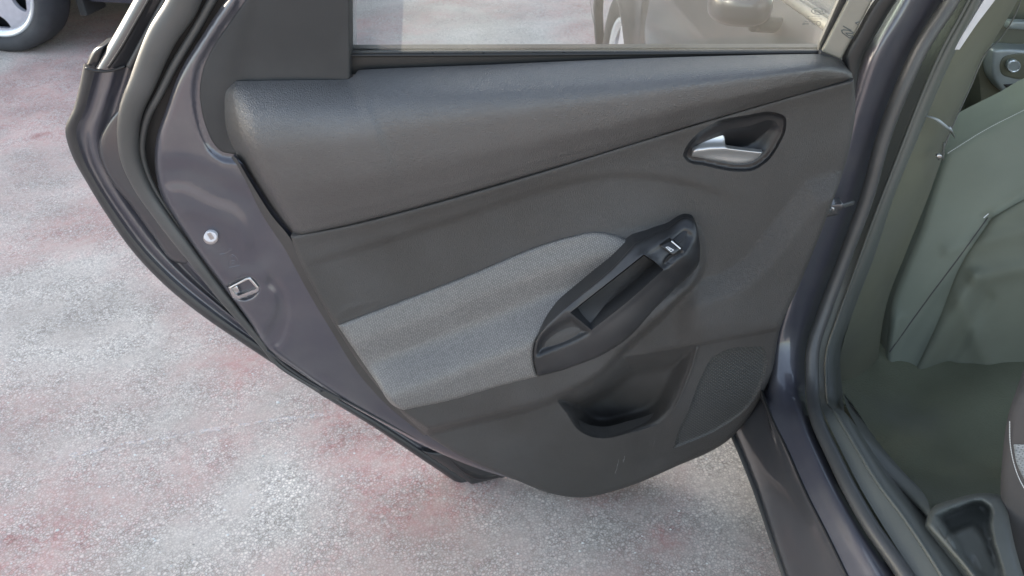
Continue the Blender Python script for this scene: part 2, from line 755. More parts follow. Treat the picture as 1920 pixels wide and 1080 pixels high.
def ground_mat():
    m, n, l, b = newmat('worn_painted_asphalt')
    # aggregate chips
    v1 = tex(n, l, 'ShaderNodeTexVoronoi', 150)
    v2 = tex(n, l, 'ShaderNodeTexVoronoi', 75)
    sep = n.new('ShaderNodeSeparateColor'); l.new(v1.outputs['Color'], sep.inputs[0])
    sep2 = n.new('ShaderNodeSeparateColor'); l.new(v2.outputs['Color'], sep2.inputs[0])
    grey = ramp(n, l, sep.outputs[0], [(0.0, (0.20, 0.19, 0.175)), (0.25, (0.42, 0.40, 0.375)), (0.7, (0.60, 0.58, 0.545)), (1.0, (0.80, 0.78, 0.74))])
    pink = ramp(n, l, sep.outputs[1], [(0.0, (0.28, 0.145, 0.135)), (0.5, (0.58, 0.35, 0.335)), (0.82, (0.66, 0.46, 0.44)), (1.0, (0.68, 0.58, 0.56))])
    n1 = tex(n, l, 'ShaderNodeTexNoise', 1.35, detail=8); n1.inputs['Roughness'].default_value = 0.5
    n1.inputs['Distortion'].default_value = 0.6
    geo = n.new('ShaderNodeNewGeometry')
    acc = n1.outputs['Fac']
    for (bx, by, br, bw) in [(250, 150, .75, .13), (40, 190, .7, .10), (520, 690, .25, .08), (730, 820, .26, .17), (830, 915, .16, .15), (230, 960, .26, .10), (60, 1010, .22, .12), (1130, 925, .08, .14), (1250, 1010, .05, .12),
                             (180, 560, .42, -.13), (1010, 1010, .28, -.14), (520, 940, .15, -.12), (1390, 900, .16, -.10), (800, 40, 1.2, -.04), (330, 1060, .15, -.10)]:
        c3 = onZ([(bx, by)], [0.0])[0]
        dn = n.new('ShaderNodeVectorMath'); dn.operation = 'DISTANCE'
        l.new(geo.outputs['Position'], dn.inputs[0])
        dn.inputs[1].default_value = tuple(c3)
        mr_ = n.new('ShaderNodeMapRange')
        mr_.interpolation_type = 'SMOOTHSTEP'
        mr_.inputs[1].default_value = 0
        mr_.inputs[2].default_value = br * 1.3
        mr_.inputs[3].default_value = bw
        mr_.inputs[4].default_value = 0
        l.new(dn.outputs['Value'], mr_.inputs[0])
        ad_ = n.new('ShaderNodeMath'); ad_.operation = 'ADD'
        l.new(acc, ad_.inputs[0]); l.new(mr_.outputs[0], ad_.inputs[1])
        acc = ad_.outputs[0]
    r1 = ramp(n, l, acc, [(0.39, (0.08, 0.08, 0.08)), (0.60, (1, 1, 1))])
    n2 = tex(n, l, 'ShaderNodeTexNoise', 38, detail=4)
    r2 = ramp(n, l, n2.outputs['Fac'], [(0.30, g3(0.55)), (0.60, (1, 1, 1))])
    f = mix(n, l, 1.0, r1.outputs[0], r2.outputs[0], 'MULTIPLY')
    c = mix(n, l, f, grey.outputs[0], pink.outputs[0])
    # stronger red spots
    n3 = tex(n, l, 'ShaderNodeTexNoise', 6.5, detail=5)
    r3 = ramp(n, l, n3.outputs['Fac'], [(0.64, (0, 0, 0)), (0.76, (0.6, 0.6, 0.6))])
    f3 = mix(n, l, 1.0, r3.outputs[0], f, 'MULTIPLY')
    c = mix(n, l, f3, c, (0.42, 0.17, 0.155))
    # dark pits between chips
    e1 = tex(n, l, 'ShaderNodeTexVoronoi', 150, feature='DISTANCE_TO_EDGE')
    re = ramp(n, l, e1.outputs['Distance'], [(0.0, g3(0.5)), (0.14, (1, 1, 1))])
    c = mix(n, l, 1.0, c, re.outputs[0], 'MULTIPLY')
    # cement film that evens out the chips in places
    n5 = tex(n, l, 'ShaderNodeTexNoise', 9, detail=6)
    r5 = ramp(n, l, n5.outputs['Fac'], [(0.40, (0, 0, 0)), (0.66, g3(0.7))])
    film = mix(n, l, f, (0.54, 0.515, 0.485), (0.56, 0.375, 0.355))
    c = mix(n, l, r5.outputs[0], c, film)
    # grey dirty clouds
    n4 = tex(n, l, 'ShaderNodeTexNoise', 3.1, detail=8)
    r4 = ramp(n, l, n4.outputs['Fac'], [(0.35, g3(0.86)), (0.65, g3(1.12))])
    c = mix(n, l, 1.0, c, r4.outputs[0], 'MULTIPLY')
    # rare dark and white pebbles
    rp = ramp(n, l, sep2.outputs[2], [(0.955, (0, 0, 0)), (0.965, (1, 1, 1))])
    rd = ramp(n, l, v2.outputs['Distance'], [(0.28, (1, 1, 1)), (0.4, (0, 0, 0))])
    fp = mix(n, l, 1.0, rp.outputs[0], rd.outputs[0], 'MULTIPLY')
    c = mix(n, l, fp, c, (0.66, 0.65, 0.62))
    rq = ramp(n, l, sep2.outputs[1], [(0.985, (0, 0, 0)), (0.99, (1, 1, 1))])
    fq = mix(n, l, 1.0, rq.outputs[0], rd.outputs[0], 'MULTIPLY')
    c = mix(n, l, fq, c, (0.10, 0.09, 0.08))
    c = mix(n, l, 1.0, c, (1.0, 0.95, 0.895), 'MULTIPLY')
    l.new(c, b.inputs['Base Color'])
    b.inputs['Roughness'].default_value = 0.85
    b.inputs['Specular IOR Level'].default_value = 0.25
    bp = n.new('ShaderNodeBump')
    bp.inputs['Strength'].default_value = 0.7
    bp.inputs['Distance'].default_value = 0.003
    hh = mix(n, l, 0.5, e1.outputs['Distance'], sep.outputs[0])
    l.new(hh, bp.inputs['Height'])
    l.new(bp.outputs[0], b.inputs['Normal'])
    return m


def line_mat():
    m, n, l, b = newmat('worn_line_paint')
    out = n['Material Output']
    b.inputs['Base Color'].default_value = (0.62, 0.61, 0.59, 1)
    b.inputs['Roughness'].default_value = 0.8
    t = n.new('ShaderNodeBsdfTransparent')
    mx = n.new('ShaderNodeMixShader')
    a = tex(n, l, 'ShaderNodeTexNoise', 75, detail=9)
    r = ramp(n, l, a.outputs['Fac'], [(0.46, (0, 0, 0)), (0.64, g3(0.45))])
    l.new(r.outputs[0], mx.inputs[0])
    l.new(t.outputs[0], mx.inputs[1])
    l.new(b.outputs[0], mx.inputs[2])
    l.new(mx.outputs[0], out.inputs[0])
    return m


M = {}
M['ground'] = ground_mat()
M['line'] = line_mat()


def grit_mat():
    m, n, l, b = newmat('grit')
    t = tex(n, l, 'ShaderNodeTexVoronoi', 22)
    sp_ = n.new('ShaderNodeSeparateColor')
    l.new(t.outputs['Color'], sp_.inputs[0])
    rr = ramp(n, l, sp_.outputs[0], [(0.0, (0.09, 0.08, 0.07)), (0.25, (0.28, 0.25, 0.23)), (0.6, (0.5, 0.48, 0.45)), (1.0, (0.7, 0.69, 0.66))])
    l.new(rr.outputs[0], b.inputs['Base Color'])
    b.inputs['Roughness'].default_value = 0.9
    return m


M['grit'] = grit_mat()
M['pad'] = plastic('soft_leather_grain_plastic', (0.040, 0.038, 0.036), 0.40, 'leather', 0.95, 0.0010, 0.9, dust=0.08, coat=0.6)
M['cup_shade'] = plastic('recess_shade_plastic', (0.010, 0.009, 0.008), 0.6, 'fine', 1.0, 0.0003, 0.15, dust=0.015)  # shade of the deep pull cup is put into this near-black colour
M['panel'] = plastic('fine_grain_plastic', (0.052, 0.048, 0.044), 0.50, 'leather', 1.4, 0.0010, 0.5, dust=0.10)
M['hard'] = plastic('hard_grain_plastic', (0.043, 0.040, 0.037), 0.50, 'fine', 1.0, 0.0004, 0.5, dust=0.10)
M['arm'] = plastic('armrest_plastic', (0.016, 0.016, 0.017), 0.38, 'fine', 1.0, 0.0003, 0.5, dust=0.08)
M['sail'] = plastic('matte_black_plastic', (0.030, 0.030, 0.030), 0.6, 'fine', 1.2, 0.0003, 0.35, dust=0.09)
M['gloss'] = simple('switch_plastic', (0.015, 0.015, 0.016), 0.28)
M['rubber'] = plastic('rubber_seal', (0.055, 0.055, 0.053), 0.42, 'fine', 0.5, 0.0002, 0.55, dust=0.14)
M['black'] = simple('black_rubber', (0.012, 0.012, 0.012), 0.5)
M['paint'] = carpaint('graphite_paint', (0.064, 0.063, 0.078), dirt=0.11)  # dirt tone raised so the pillar paint carries the pale flare veil
M['outer'] = carpaint('graphite_paint_outside', (0.05, 0.05, 0.055), dirt=0.08)
M['hem'] = plastic('hem_sealant', (0.030, 0.030, 0.031), 0.4, 'fine', 0.3, 0.0004, 0.5, dust=0.08)
M['weave'] = weave('grey_woven_cloth', (0.250, 0.238, 0.222), (0.013, 0.013, 0.013))
M['weave2'] = weave('pale_woven_cloth', (0.40, 0.43, 0.44), (0.16, 0.17, 0.18))
M['grille'] = grille_mat('speaker_grille_plastic', (0.050, 0.050, 0.047), (0.095, 0.095, 0.09))
M['satin'] = simple('satin_metal', (0.50, 0.50, 0.49), 0.34, 0.7)
M['metal'] = simple('zinc_metal', (0.50, 0.50, 0.50), 0.35, 1.0)
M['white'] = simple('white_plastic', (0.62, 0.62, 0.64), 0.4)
M['icon'] = simple('white_print', (0.7, 0.7, 0.7), 0.5)
M['print'] = simple('grey_print', (0.05, 0.06, 0.06), 0.5)
M['glass'] = glass_mat('dusty_window_glass', (0.90, 0.93, 0.92), 0.06)
M['gglass'] = glass_mat('tinted_window_glass', (0.55, 0.72, 0.64), 0.25, 0.08)
M['frame'] = simple('window_frame_gloss', (0.20, 0.19, 0.155), 0.45, 0, 0.5, 0.3)  # beige base puts the cover strip's sunlit, dusty look into the colour
M['seat'] = plastic('seat_cloth', (0.185, 0.200, 0.160), 0.85, 'fine', 0.7, 0.0005, 0.2, dust=0)  # green cast of the lens flare is put into the cloth colour
M['seat_pk'] = plastic('seat_pocket_cloth', (0.150, 0.158, 0.122), 0.85, 'fine', 0.7, 0.0006, 0.2, dust=0)  # pocket cloth carries the same green flare cast
M['seat_side'] = plastic('seat_side_cloth', (0.085, 0.080, 0.078), 0.85, 'fine', 0.7, 0.0006, 0.2, dust=0)
M['thread'] = simple('stitch_thread', (0.5, 0.5, 0.48), 0.7)
M['carpet'] = plastic('floor_carpet', (0.135, 0.142, 0.098), 0.95, 'fine', 0.35, 0.006, 0.1, dust=0.14)  # carpet colour greened and lifted to stand for the flare veil
M['trim'] = plastic('interior_trim', (0.095, 0.099, 0.086), 0.48, 'fine', 0.8, 0.0004, 0.5, dust=0.12)  # tone lifted to carry the flare veil over the trim
M['trim2'] = plastic('pillar_trim_plastic', (0.125, 0.125, 0.088), 0.6, 'fine', 0.8, 0.0004, 0.35, dust=0.1)  # olive tint and lift put the flare veil into the plastic
M['console'] = simple('silver_console', (0.30, 0.33, 0.33), 0.42, 0.3)
M['tyre'] = plastic('tyre_rubber', (0.045, 0.046, 0.05), 0.7, 'fine', 0.25, 0.002, 0.3, dust=0.16)
M['rim'] = simple('silver_alloy', (0.62, 0.61, 0.66), 0.35, 0.45)
M['lip'] = simple('bright_alloy_lip', (0.78, 0.82, 0.84), 0.25, 0.6)
M['navy'] = carpaint('dark_blue_paint', (0.035, 0.04, 0.06))
M['wall'] = simple('pale_render', (0.42, 0.38, 0.31), 0.9)
M['wglass'] = simple('dark_window', (0.03, 0.035, 0.04), 0.1)
M['roofm'] = simple('roof_tiles', (0.25, 0.12, 0.08), 0.8)

# ------------------------------------------------------------------ ground
gm = bpy.data.meshes.new('ground')
gs_ = 120
gm.from_pydata([(-gs_, -gs_, 0), (gs_, -gs_, 0), (gs_, gs_, 0), (-gs_, gs_, 0)], [], [(0, 1, 2, 3)])
link('ground', gm, M['ground'], None, False, kind='structure')
# faint worn painted line
la = onZ([(90, 862), (330, 815), (640, 772), (900, 738)], [0.004] * 4)
V, F = [], []
for i, p in enumerate(cat3(la, 24)):
    V += [(p[0], p[1] - 0.010 - 0.003 * math.sin(i * 1.7), 0.004), (p[0], p[1] + 0.006 + 0.004 * math.sin(i * 2.3), 0.004)]
    if i:
        F.append((2 * i - 2, 2 * i, 2 * i + 1, 2 * i - 1))
mesh('painted_line', V, F, M['line'], None, None, kind='structure')

# pale building added out of view, its height set so its shadow covers the ground
bd = 13.0
bh = 0.915 + (bd - 1.22) * math.tan(R(SUN_EL)) / math.cos(R(SUN_AZ))
shade_bld = empty('shade_building', (-8, bd, 0), category='shade_building', label='added unseen long low pale building across the yard beyond the open car door')


def lbox(name, lo, hi, mat, parent):
    o = box(name, lo, hi, mat, None)
    o.parent = parent
    return o


lbox('wall', (-22, 0, 0), (22, 7, bh - 0.2), M['wall'], shade_bld)
lbox('roof', (-22.3, -0.05, bh - 0.2), (22.3, 7.3, bh), M['roofm'], shade_bld)
w0 = lbox('window', (-20, -0.02, 1.2), (-18.6, 0.05, 2.6), M['wglass'], shade_bld)
for i in range(1, 12):
    q = w0.copy(); C.objects.link(q); q.parent = shade_bld; q.location.x = i * 3.4

# ------------------------------------------------------------------ the car
car = empty('hatchback_car', (0.95, 1.2, 0), category='car',
            label='dark graphite hatchback at the right whose rear door stands wide open')

# relief of the inner trim panel --------------------------------------------------
seam = [(545, 443), (650, 423), (800, 385), (1000, 327), (1200, 265), (1400, 205), (1540, 165), (1602, 149)]
base_field = TPS([
    (545, 443, 4.6), (700, 411, 5.0), (900, 357, 5.2), (1100, 296, 5.0), (1300, 235, 4.4), (1500, 177, 3.4), (1600, 152, 2.4),
    (600, 560, 4.6), (700, 500, 4.6), (900, 430, 4.8), (1100, 390, 4.8), (1300, 360, 4.2), (1500, 300, 3.0), (1590, 260, 2.0),
    (650, 640, 5.0), (800, 560, 4.6), (1000, 480, 4.6), (1200, 420, 4.8), (1400, 400, 3.6), (1540, 400, 2.0),
    (760, 770, 5.8), (860, 830, 5.0), (1000, 890, 3.8), (1080, 930, 2.6), (1250, 880, 3.0), (1370, 815, 2.8), (1440, 720, 3.4),
    (1000, 760, 6.0), (1200, 720, 5.4), (1330, 600, 4.8), (1460, 590, 2.8), (900, 700, 5.4), (1320, 700, 5.2)])
bulge = outline([(628, 604), (800, 540), (1000, 460), (1110, 428), (1200, 425), (1292, 402, 1), (1316, 440), (1316, 512), (1262, 574), (1170, 660),
                 (1128, 703), (1045, 748), (900, 790), (800, 812, 1), (735, 765), (660, 665)], 5)
topline = np.array([(560, 640), (640, 600), (800, 540), (1000, 462), (1120, 430), (1310, 392)], float)
crease = catmull(np.array([(585, 497), (700, 463), (850, 415), (1000, 365), (1100, 338), (1180, 332), (1290, 348), (1400, 380)], float), 60)
band_up = catmull(np.array([(1296, 527), (1350, 513), (1395, 484), (1424, 451), (1454, 412), (1500, 350)], float), 40)
band_poly = outline([(1230, 560, 1), (1306, 525), (1350, 513), (1395, 484), (1424, 451), (1454, 412), (1510, 340, 1), (1640, 300, 1), (1640, 700, 1), (1200, 700, 1)], 8)


def panel_d(p):
    p = np.asarray(p, float)
    d = base_field(p)
    sb = sdist(p, bulge)
    tl = segdist(p, topline, False)
    d = d + 6.0 * sm((sb + 5) / 15) * (0.22 * sm(tl / 60) + 0.78 * sm((tl - 85) / 95))
    # crease: surface below it steps forward a little
    dc = segdist(p, crease, False)
    yc = np.interp(p[:, 0], crease[:, 0], crease[:, 1])
    fade = sm((p[:, 0] - 560) / 60) * sm((1420 - p[:, 0]) / 160)
    below = p[:, 1] - yc
    d = d - 0.55 * fade * sm((below + 12) / 16) + 0.55 * fade * sm((below - 8) / 130)
    d = d + 1.0 * np.exp(-segdist(p, np.array(seam, float), False) / 16)
    yl = np.interp(p[:, 0], [1172, 1308, 1462], [668, 643, 613])
    d = d - 0.8 * sm((p[:, 1] - yl) / 7) * sm((p[:, 0] - 1170) / 60) * sm((900 - p[:, 1]) / 60)
    # upward facing facet band on the right
    s2 = sdist(p, band_poly)
    fb = sm((p[:, 0] - 1255) / 60) * sm((700 - p[:, 1]) / 100)
    d = d + 2.3 * np.clip(s2 / 46, 0, 1) * fb
    return d


panel_out_pts = [(545, 443, 1), (650, 423), (800, 385), (1000, 327), (1200, 265), (1400, 205), (1540, 165), (1601, 149, 1),
                 (1604, 200), (1596, 262), (1578, 330), (1553, 400), (1505, 520), (1462, 620), (1446, 700), (1415, 765), (1374, 818),
                 (1260, 878), (1160, 918), (1085, 933), (1040, 927), (960, 897), (870, 858), (800, 815), (738, 758), (680, 690), (634, 620), (590, 545), (560, 485)]
panel_poly = outline(panel_out_pts, 6)
handle_out = outline([(1281, 293), (1284, 280), (1303, 255), (1340, 230), (1400, 216), (1455, 211), (1472, 219), (1474, 240), (1462, 270),
                      (1440, 302), (1412, 320), (1380, 322), (1320, 311), (1290, 304)], 4)
handle_in = outline([(1296, 292, 1), (1303, 282), (1322, 262), (1345, 248), (1400, 237), (1455, 229), (1461, 237), (1452, 265),
                     (1434, 290), (1413, 305), (1390, 309), (1340, 302)], 4)
pocket = outline([(1045, 748), (1062, 775), (1084, 806), (1105, 818), (1130, 822), (1180, 812), (1235, 792), (1263, 765), (1281, 728), (1308, 645, 1),
                  (1240, 659), (1172, 668, 1), (1128, 705), (1085, 735)], 5)
grille_out = outline([(1352, 660), (1372, 653), (1432, 649, 1), (1437, 662), (1430, 715), (1404, 762), (1345, 806), (1262, 842, 1), (1270, 812),
                      (1290, 770), (1312, 712), (1334, 672)], 5)
arm_pts = [(1190, 456, 1), (1215, 444), (1250, 428), (1288, 407), (1300, 412), (1310, 440), (1313, 470), (1311, 492), (1295, 514), (1276, 530), (1217, 595),
           (1170, 640), (1128, 666), (1069, 690), (1008, 706, 1), (1001, 675), (1003, 645), (1015, 622), (1050, 585), (1100, 543), (1150, 500)]
arm_out = outline(arm_pts, 4)
fabric_pts = [(633, 610, 1), (700, 584), (800, 546), (900, 507), (1000, 465), (1068, 444), (1115, 435), (1150, 440), (1190, 456, 1), (1150, 500), (1100, 543),
              (1050, 585), (1015, 622), (1003, 645), (1001, 675), (1008, 706, 1), (940, 723), (850, 749), (757, 769, 1), (740, 762), (705, 715), (665, 657)]


def dense(poly, offs=(-10, -5, 0, 5, 10), st=4.0, closed=True):
    out = []
    P = np.asarray(poly, float)
    T = (np.roll(P, -1, 0) - np.roll(P, 1, 0)) if closed else np.gradient(P, axis=0)
    T /= np.linalg.norm(T, axis=1)[:, None] + 1e-9
    N = np.stack([-T[:, 1], T[:, 0]], 1)
    for o_ in offs:
        out.append(P + N * o_)
    return np.vstack(out)


metal_field = TPS([(440, 0, 1.0), (380, 100, 1.0), (330, 200, 1.0), (310, 300, 1.0), (360, 440, 1.0), (440, 560, 1.0), (540, 680, 1.2), (700, 780, 1.6),
                   (850, 850, 2.0), (980, 905, 2.4), (600, 100, 0.4), (500, 300, 1.6), (560, 450, 2.2), (650, 620, 2.6), (1200, 500, 1.5), (1500, 300, 1.0), (1300, 800, 2.0)])
stamp1 = outline([(330, 345), (400, 372), (450, 395), (470, 430), (474, 462), (462, 470), (430, 440), (390, 420), (350, 412), (335, 420), (318, 390), (310, 350)], 5)
stamp2 = outline([(505, 515), (530, 535), (543, 570), (540, 610), (520, 650), (505, 655), (492, 640), (505, 610), (518, 580), (515, 550), (500, 530)], 5)
sail_lip = outline([(445, -60, 1), (440, 0), (412, 43), (384, 87), (366, 123), (358, 165), (362, 215), (372, 252), (390, 285), (415, 303), (450, 308), (700, 300, 1), (700, -60, 1)], 6)
latchbox = outline([(424, 535, 1), (462, 519), (470, 519), (487, 541), (484, 548), (445, 562), (436, 558)], 3)


def door_metal(p):
    p = np.asarray(p, float)
    d = metal_field(p)
    d = d - 0.7 * sm((sdist(p, sail_lip) + 2) / 14)
    d = d + 0.35 * sm((sdist(p, stamp1) + 6) / 22)
    d = d - 0.6 * sm((sdist(p, stamp2) + 5) / 14)
    d = d - 0.35 * sm((sdist(p, stamp1) + 60) / 40)
    d = d - 0.8 * sm((sdist(p, latchbox) + 2) / 6)
    d = d - 8.0 * sm((sdist(p, panel_poly) - 28) / 20)
    return d


door = patch('door', [(640, -300, 1), (470, -60), (423, 0), (383, 60), (333, 143), (310, 207), (293, 260), (290, 300), (302, 367), (330, 415), (374, 478),
                      (418, 537), (470, 607), (500, 652), (560, 697), (640, 750), (720, 795), (800, 838), (900, 880), (985, 905, 1),
                      (1040, 915, 1), (1380, 800, 1), (1440, 680, 1), (1590, 260, 1), (1597, 140, 1), (1300, 140), (900, 160), (660, 160, 1), (660, -300, 1)],
             door_metal, M['paint'], car, step=9, roll=(16, 1.6), rim=4.5,
             extra=[dense(stamp1, (-3, 0, 4, 8, 12)), dense(stamp2, (-3, 0, 4, 8)), dense(sail_lip[8:-6], (-14, -9, -4, 0, 4)), dense(latchbox, (-3, 0, 3))],
             label='grey painted steel frame of the open rear door')

# outer skin and hem of the door
O = [(158, 120), (150, 160), (140, 200), (123, 245), (135, 290), (165, 345), (200, 402), (250, 472), (310, 535), (380, 592), (450, 640), (530, 693),
     (610, 745), (700, 800), (790, 860), (878, 919)]
O1 = [(180, 126), (170, 165), (159, 205), (143, 248), (153, 290), (181, 345), (216, 400), (264, 465), (322, 525), (389, 580), (456, 628), (536, 684),
      (616, 738), (706, 792), (796, 850), (886, 909)]
O2 = [(214, 124), (205, 160), (190, 205), (176, 248), (182, 300), (206, 350), (240, 400), (284, 458), (340, 515), (403, 568), (468, 620), (547, 677),
      (624, 731), (717, 786), (807, 842), (905, 905)]
O3 = [(285, 110), (265, 160), (250, 210), (240, 255), (250, 310), (280, 370), (315, 420), (355, 475), (405, 535), (455, 590), (505, 640), (580, 695),
      (650, 745), (745, 795), (850, 855), (975, 888)]
O4 = [(430, 100), (400, 160), (380, 220), (370, 270), (380, 320), (410, 380), (440, 430), (480, 480), (520, 540), (560, 590), (610, 640), (680, 690),
      (750, 740), (850, 780), (950, 820), (1080, 860)]


def wd(c, d):
    return [(x, y, ('d', d)) for x, y in c]


O0 = [(x + 4, y - 2) for x, y in O]
loft('outer_skin', [wd(O0, -7.5), wd(O, -6.0), wd(O, -5.0), wd([((a + c) / 2, (b + d) / 2) for (a, b), (c, d) in zip(O, O1)], -4.6), wd(O1, -4.9)],
     M['hem'], door, nu=160, nv=22, sharp=False, label='black hemmed edge of the door skin')
mid = lambda A, B, t: [(a * (1 - t) + c * t, b * (1 - t) + d * t) for (a, b), (c, d) in zip(A, B)]
loft('inner_flange', [wd(O1, -4.9), wd(mid(O1, O2, .35), -5.6), wd(O2, -5.2), wd(mid(O2, O3, .35), -6.4), wd(mid(O2, O3, .75), -5.0), wd(O3, -5.6), wd(O4, -6.5)],
     M['paint'], door, nu=160, nv=44)
# raised stamped step on flange
patch('stamped_step', [(262, 165), (225, 200), (200, 232), (184, 272), (190, 305), (212, 345), (245, 385), (285, 440), (330, 492), (350, 495), (300, 410), (262, 330), (250, 250)],
      lambda p: -4.7 + 0 * p[:, 0], M['outer'], door, step=7, roll=(9, 0.9), rim=1.5)
# bottom end piece of the door
patch('door_foot', [(790, 845, 1), (884, 908, 1), (952, 892, 1), (990, 880, 1), (900, 850, 1)], lambda p: -3.4 + 0 * p[:, 0], M['hem'], door, step=8, roll=(8, 1.0), rim=3)
patch('foot_recess', [(812, 838, 1), (840, 860), (866, 884), (890, 898), (915, 898), (950, 888, 1), (930, 870), (860, 848)], lambda p: -3.1 - 0.5 * sm(segdist(p, outline([(812, 838), (866, 884), (905, 898), (950, 888), (930, 870)])) / 12), M['gloss'], door, step=6, roll=(3, 0.2), rim=0.5)
tube('flange_edge', wd([(500, 656), (545, 693), (600, 727), (645, 750), (720, 790), (790, 825), (850, 852)], 1.2), [0.002, 0.0022, 0.002], M['hem'], door, n=50)

# rubber weatherstrip
sc = [(358, -40), (346, 0), (303, 70), (269, 150), (245, 210), (240, 250), (245, 300), (266, 350), (305, 408), (352, 470), (405, 540), (447, 592), (492, 646), (520, 682), (565, 713), (638, 750)]
sr = [26, 26, 27, 27, 25, 23, 21, 19, 16, 15, 13, 12, 9, 6, 5, 3.5]
tube('weatherstrip', wd(sc, -0.6), [r * 0.00079 for r in sr], M['rubber'], door, n=160, sides=18, flat=0.8, label='thick black rubber weatherstrip around the door')
rc = [(420, -40), (398, 0), (364, 60), (324, 127), (298, 178), (278, 215), (268, 250), (266, 284), (276, 325), (300, 372), (340, 430), (390, 500), (436, 565), (480, 625), (520, 668)]
tube('seal_lip', wd(rc, -1.6), [0.0062, 0.006, 0.006, 0.005, 0.004, 0.003], M['rubber'], door, n=120, sides=10)
loft('seal_channel', [wd([(x - 60 * (1 - i / (len(rc) - 1)) ** .6, y + 10 * (1 - i / (len(rc) - 1))) for i, (x, y) in enumerate(rc)], -3.4), wd([(x + 40, y - 10) for x, y in rc], -4.0)], M['black'], door, nu=80, nv=4)
patch('seal_clip', [(598, 738, 1), (606, 744), (628, 749), (640, 745, 1), (628, 736), (612, 730, 1)], lambda p: 0.3 + 0 * p[:, 0], M['rubber'], door, step=4, rim=0.8)

# upper window frame of the door at the left
F0 = [(158, 126, ('d', -5)), (168, 105, ('d', -5)), (183, 87, ('d', -5)), (197, 83, ('d', -5))]
patch('frame_end_cap', [(160, 126, 1), (167, 107), (182, 88), (200, 83, 1), (193, 104), (186, 126, 1)], lambda p: -4.6 + 0 * p[:, 0], M['gloss'], door, step=4, bstep=3, roll=(7, 1.2), rim=4)
fa = [(176, 129), (196, 95), (222, 50), (250, 0), (275, -45)]
fb_ = [(186, 129), (206, 96), (232, 51), (260, 0), (285, -45)]
fc = [(205, 128), (226, 95), (252, 50), (280, 0), (305, -45)]
fd = [(232, 126), (250, 95), (272, 52), (300, 0), (325, -45)]
fe = [(290, 118), (310, 90), (332, 50), (360, 0), (385, -45)]
loft('window_frame', [wd(fa, -7), wd([(x + 2, y) for x, y in fa], -4.6), wd(fb_, -3.4), wd(fc, -3.2), wd(fd, -4.4), wd(fe, -5.4)], M['outer'], door, nu=50, nv=34)
tube('frame_gasket', wd([(203, 127), (226, 92), (252, 47), (280, -2), (302, -40)], -2.9), [0.0022], M['black'], door, n=30, sides=8)
tube('frame_trim', wd([(244, 126), (266, 85), (290, 40), (312, 0), (335, -40)], -3.2), [0.006], M['hem'], door, n=40, sides=10)
tube('frame_stop', wd([(160, 128), (180, 133), (215, 131), (235, 124)], -3.4), [0.0022], M['black'], door, n=16, sides=8)

# black sail panel
patch('sail_panel', [(655, -300, 1), (495, -60), (460, 0), (430, 43), (400, 87), (383, 123), (375, 162), (378, 207), (387, 240), (400, 268), (415, 284), (436, 289), (500, 300, 1),
                     (668, 230, 1), (656, 150, 1), (655, 0, 1)],
      lambda p: 0.9 + 0.3 * sm(segdist(p, outline([(495, -60, 1), (460, 0), (430, 43), (400, 87), (383, 123), (375, 162), (378, 207), (387, 240), (400, 268)])) / 40), M['sail'], door, step=9, roll=(5, 0.35), rim=3.0,
      label='matte black triangular plastic beside the window')

# window glass, belt seal
patch('window_glass', [(640, -330, 1), (640, 100, 1), (1538, 98, 1), (1560, 40, 1), (1606, -60, 1), (1814, -330, 1)], lambda p: -1.6 + 0 * p[:, 0], M['glass'], door, step=40, bstep=40, rim=0.4)
patch('belt_moulding', [(646, 90, 1), (1000, 89, 1), (1543, 88, 1), (1541, 99, 1), (1000, 101, 1), (646, 103, 1)], lambda p: -2.6 + 0 * p[:, 0], M['black'], door, step=6, bstep=8, roll=(3, 0.3), rim=1.5)
tube('glass_wiper', [(645, 104, ('d', -0.9)), (900, 103, ('d', -0.9)), (1200, 101, ('d', -0.9)), (1542, 98, ('d', -0.9))], [0.0024], M['black'], door, n=60, sides=10)
patch('belt_seal', [(646, 99, 1), (1545, 96, 1), (1560, 112, 1), (1300, 118), (1000, 131), (646, 140, 1)], lambda p: -1.0 + 0 * p[:, 0], M['black'], door, step=10, rim=1)
# frame right of the glass
patch('glass_channel', [(1811, -330, 1), (1604, -60, 1), (1540, 84, 1), (1537, 104, 1), (1550, 108, 1), (1618, -30, 1), (1630, -60, 1), (1838, -330, 1)], lambda p: -0.9 + 0 * p[:, 0], M['black'], door, step=8, rim=1.5)
patch('frame_cover', [(1591, 0, 1), (1541, 97, 1), (1577, 112, 1), (1636, 0, 1), (1667, -60, 1), (1875, -330, 1), (1829, -330, 1), (1622, -60, 1)], lambda p: -0.1 + 0 * p[:, 0], M['frame'], door, step=9, roll=(4, 0.25), rim=1.6,
      label='glossy cover strip of the window frame, sunlit paleness put into its colour')
patch('frame_corner', [(1536, 103, 1), (1541, 97, 1), (1577, 112, 1), (1592, 124, 1), (1580, 122, 1)], lambda p: 0.1 + 0 * p[:, 0], M['sail'], door, step=5, rim=1)
loft('frame_seal', [wd([(1690, -50), (1640, 0), (1605, 60), (1578, 112), (1588, 150)], -0.9), wd([(1700, -50), (1652, 0), (1617, 60), (1590, 115), (1596, 150)], 0.9),
                    wd([(1712, -50), (1668, 0), (1632, 60), (1603, 118), (1600, 160)], 0.9), wd([(1722, -50), (1682, 0), (1645, 60), (1618, 105), (1600, 200)], -1.6)],
     M['black'], door, nu=50, nv=20)

# upper padded trim: lofted from the glass edge over the shoulder down to the seam
def padc(pts):
    return [(x, y, ('d', d)) for x, y, d in pts]


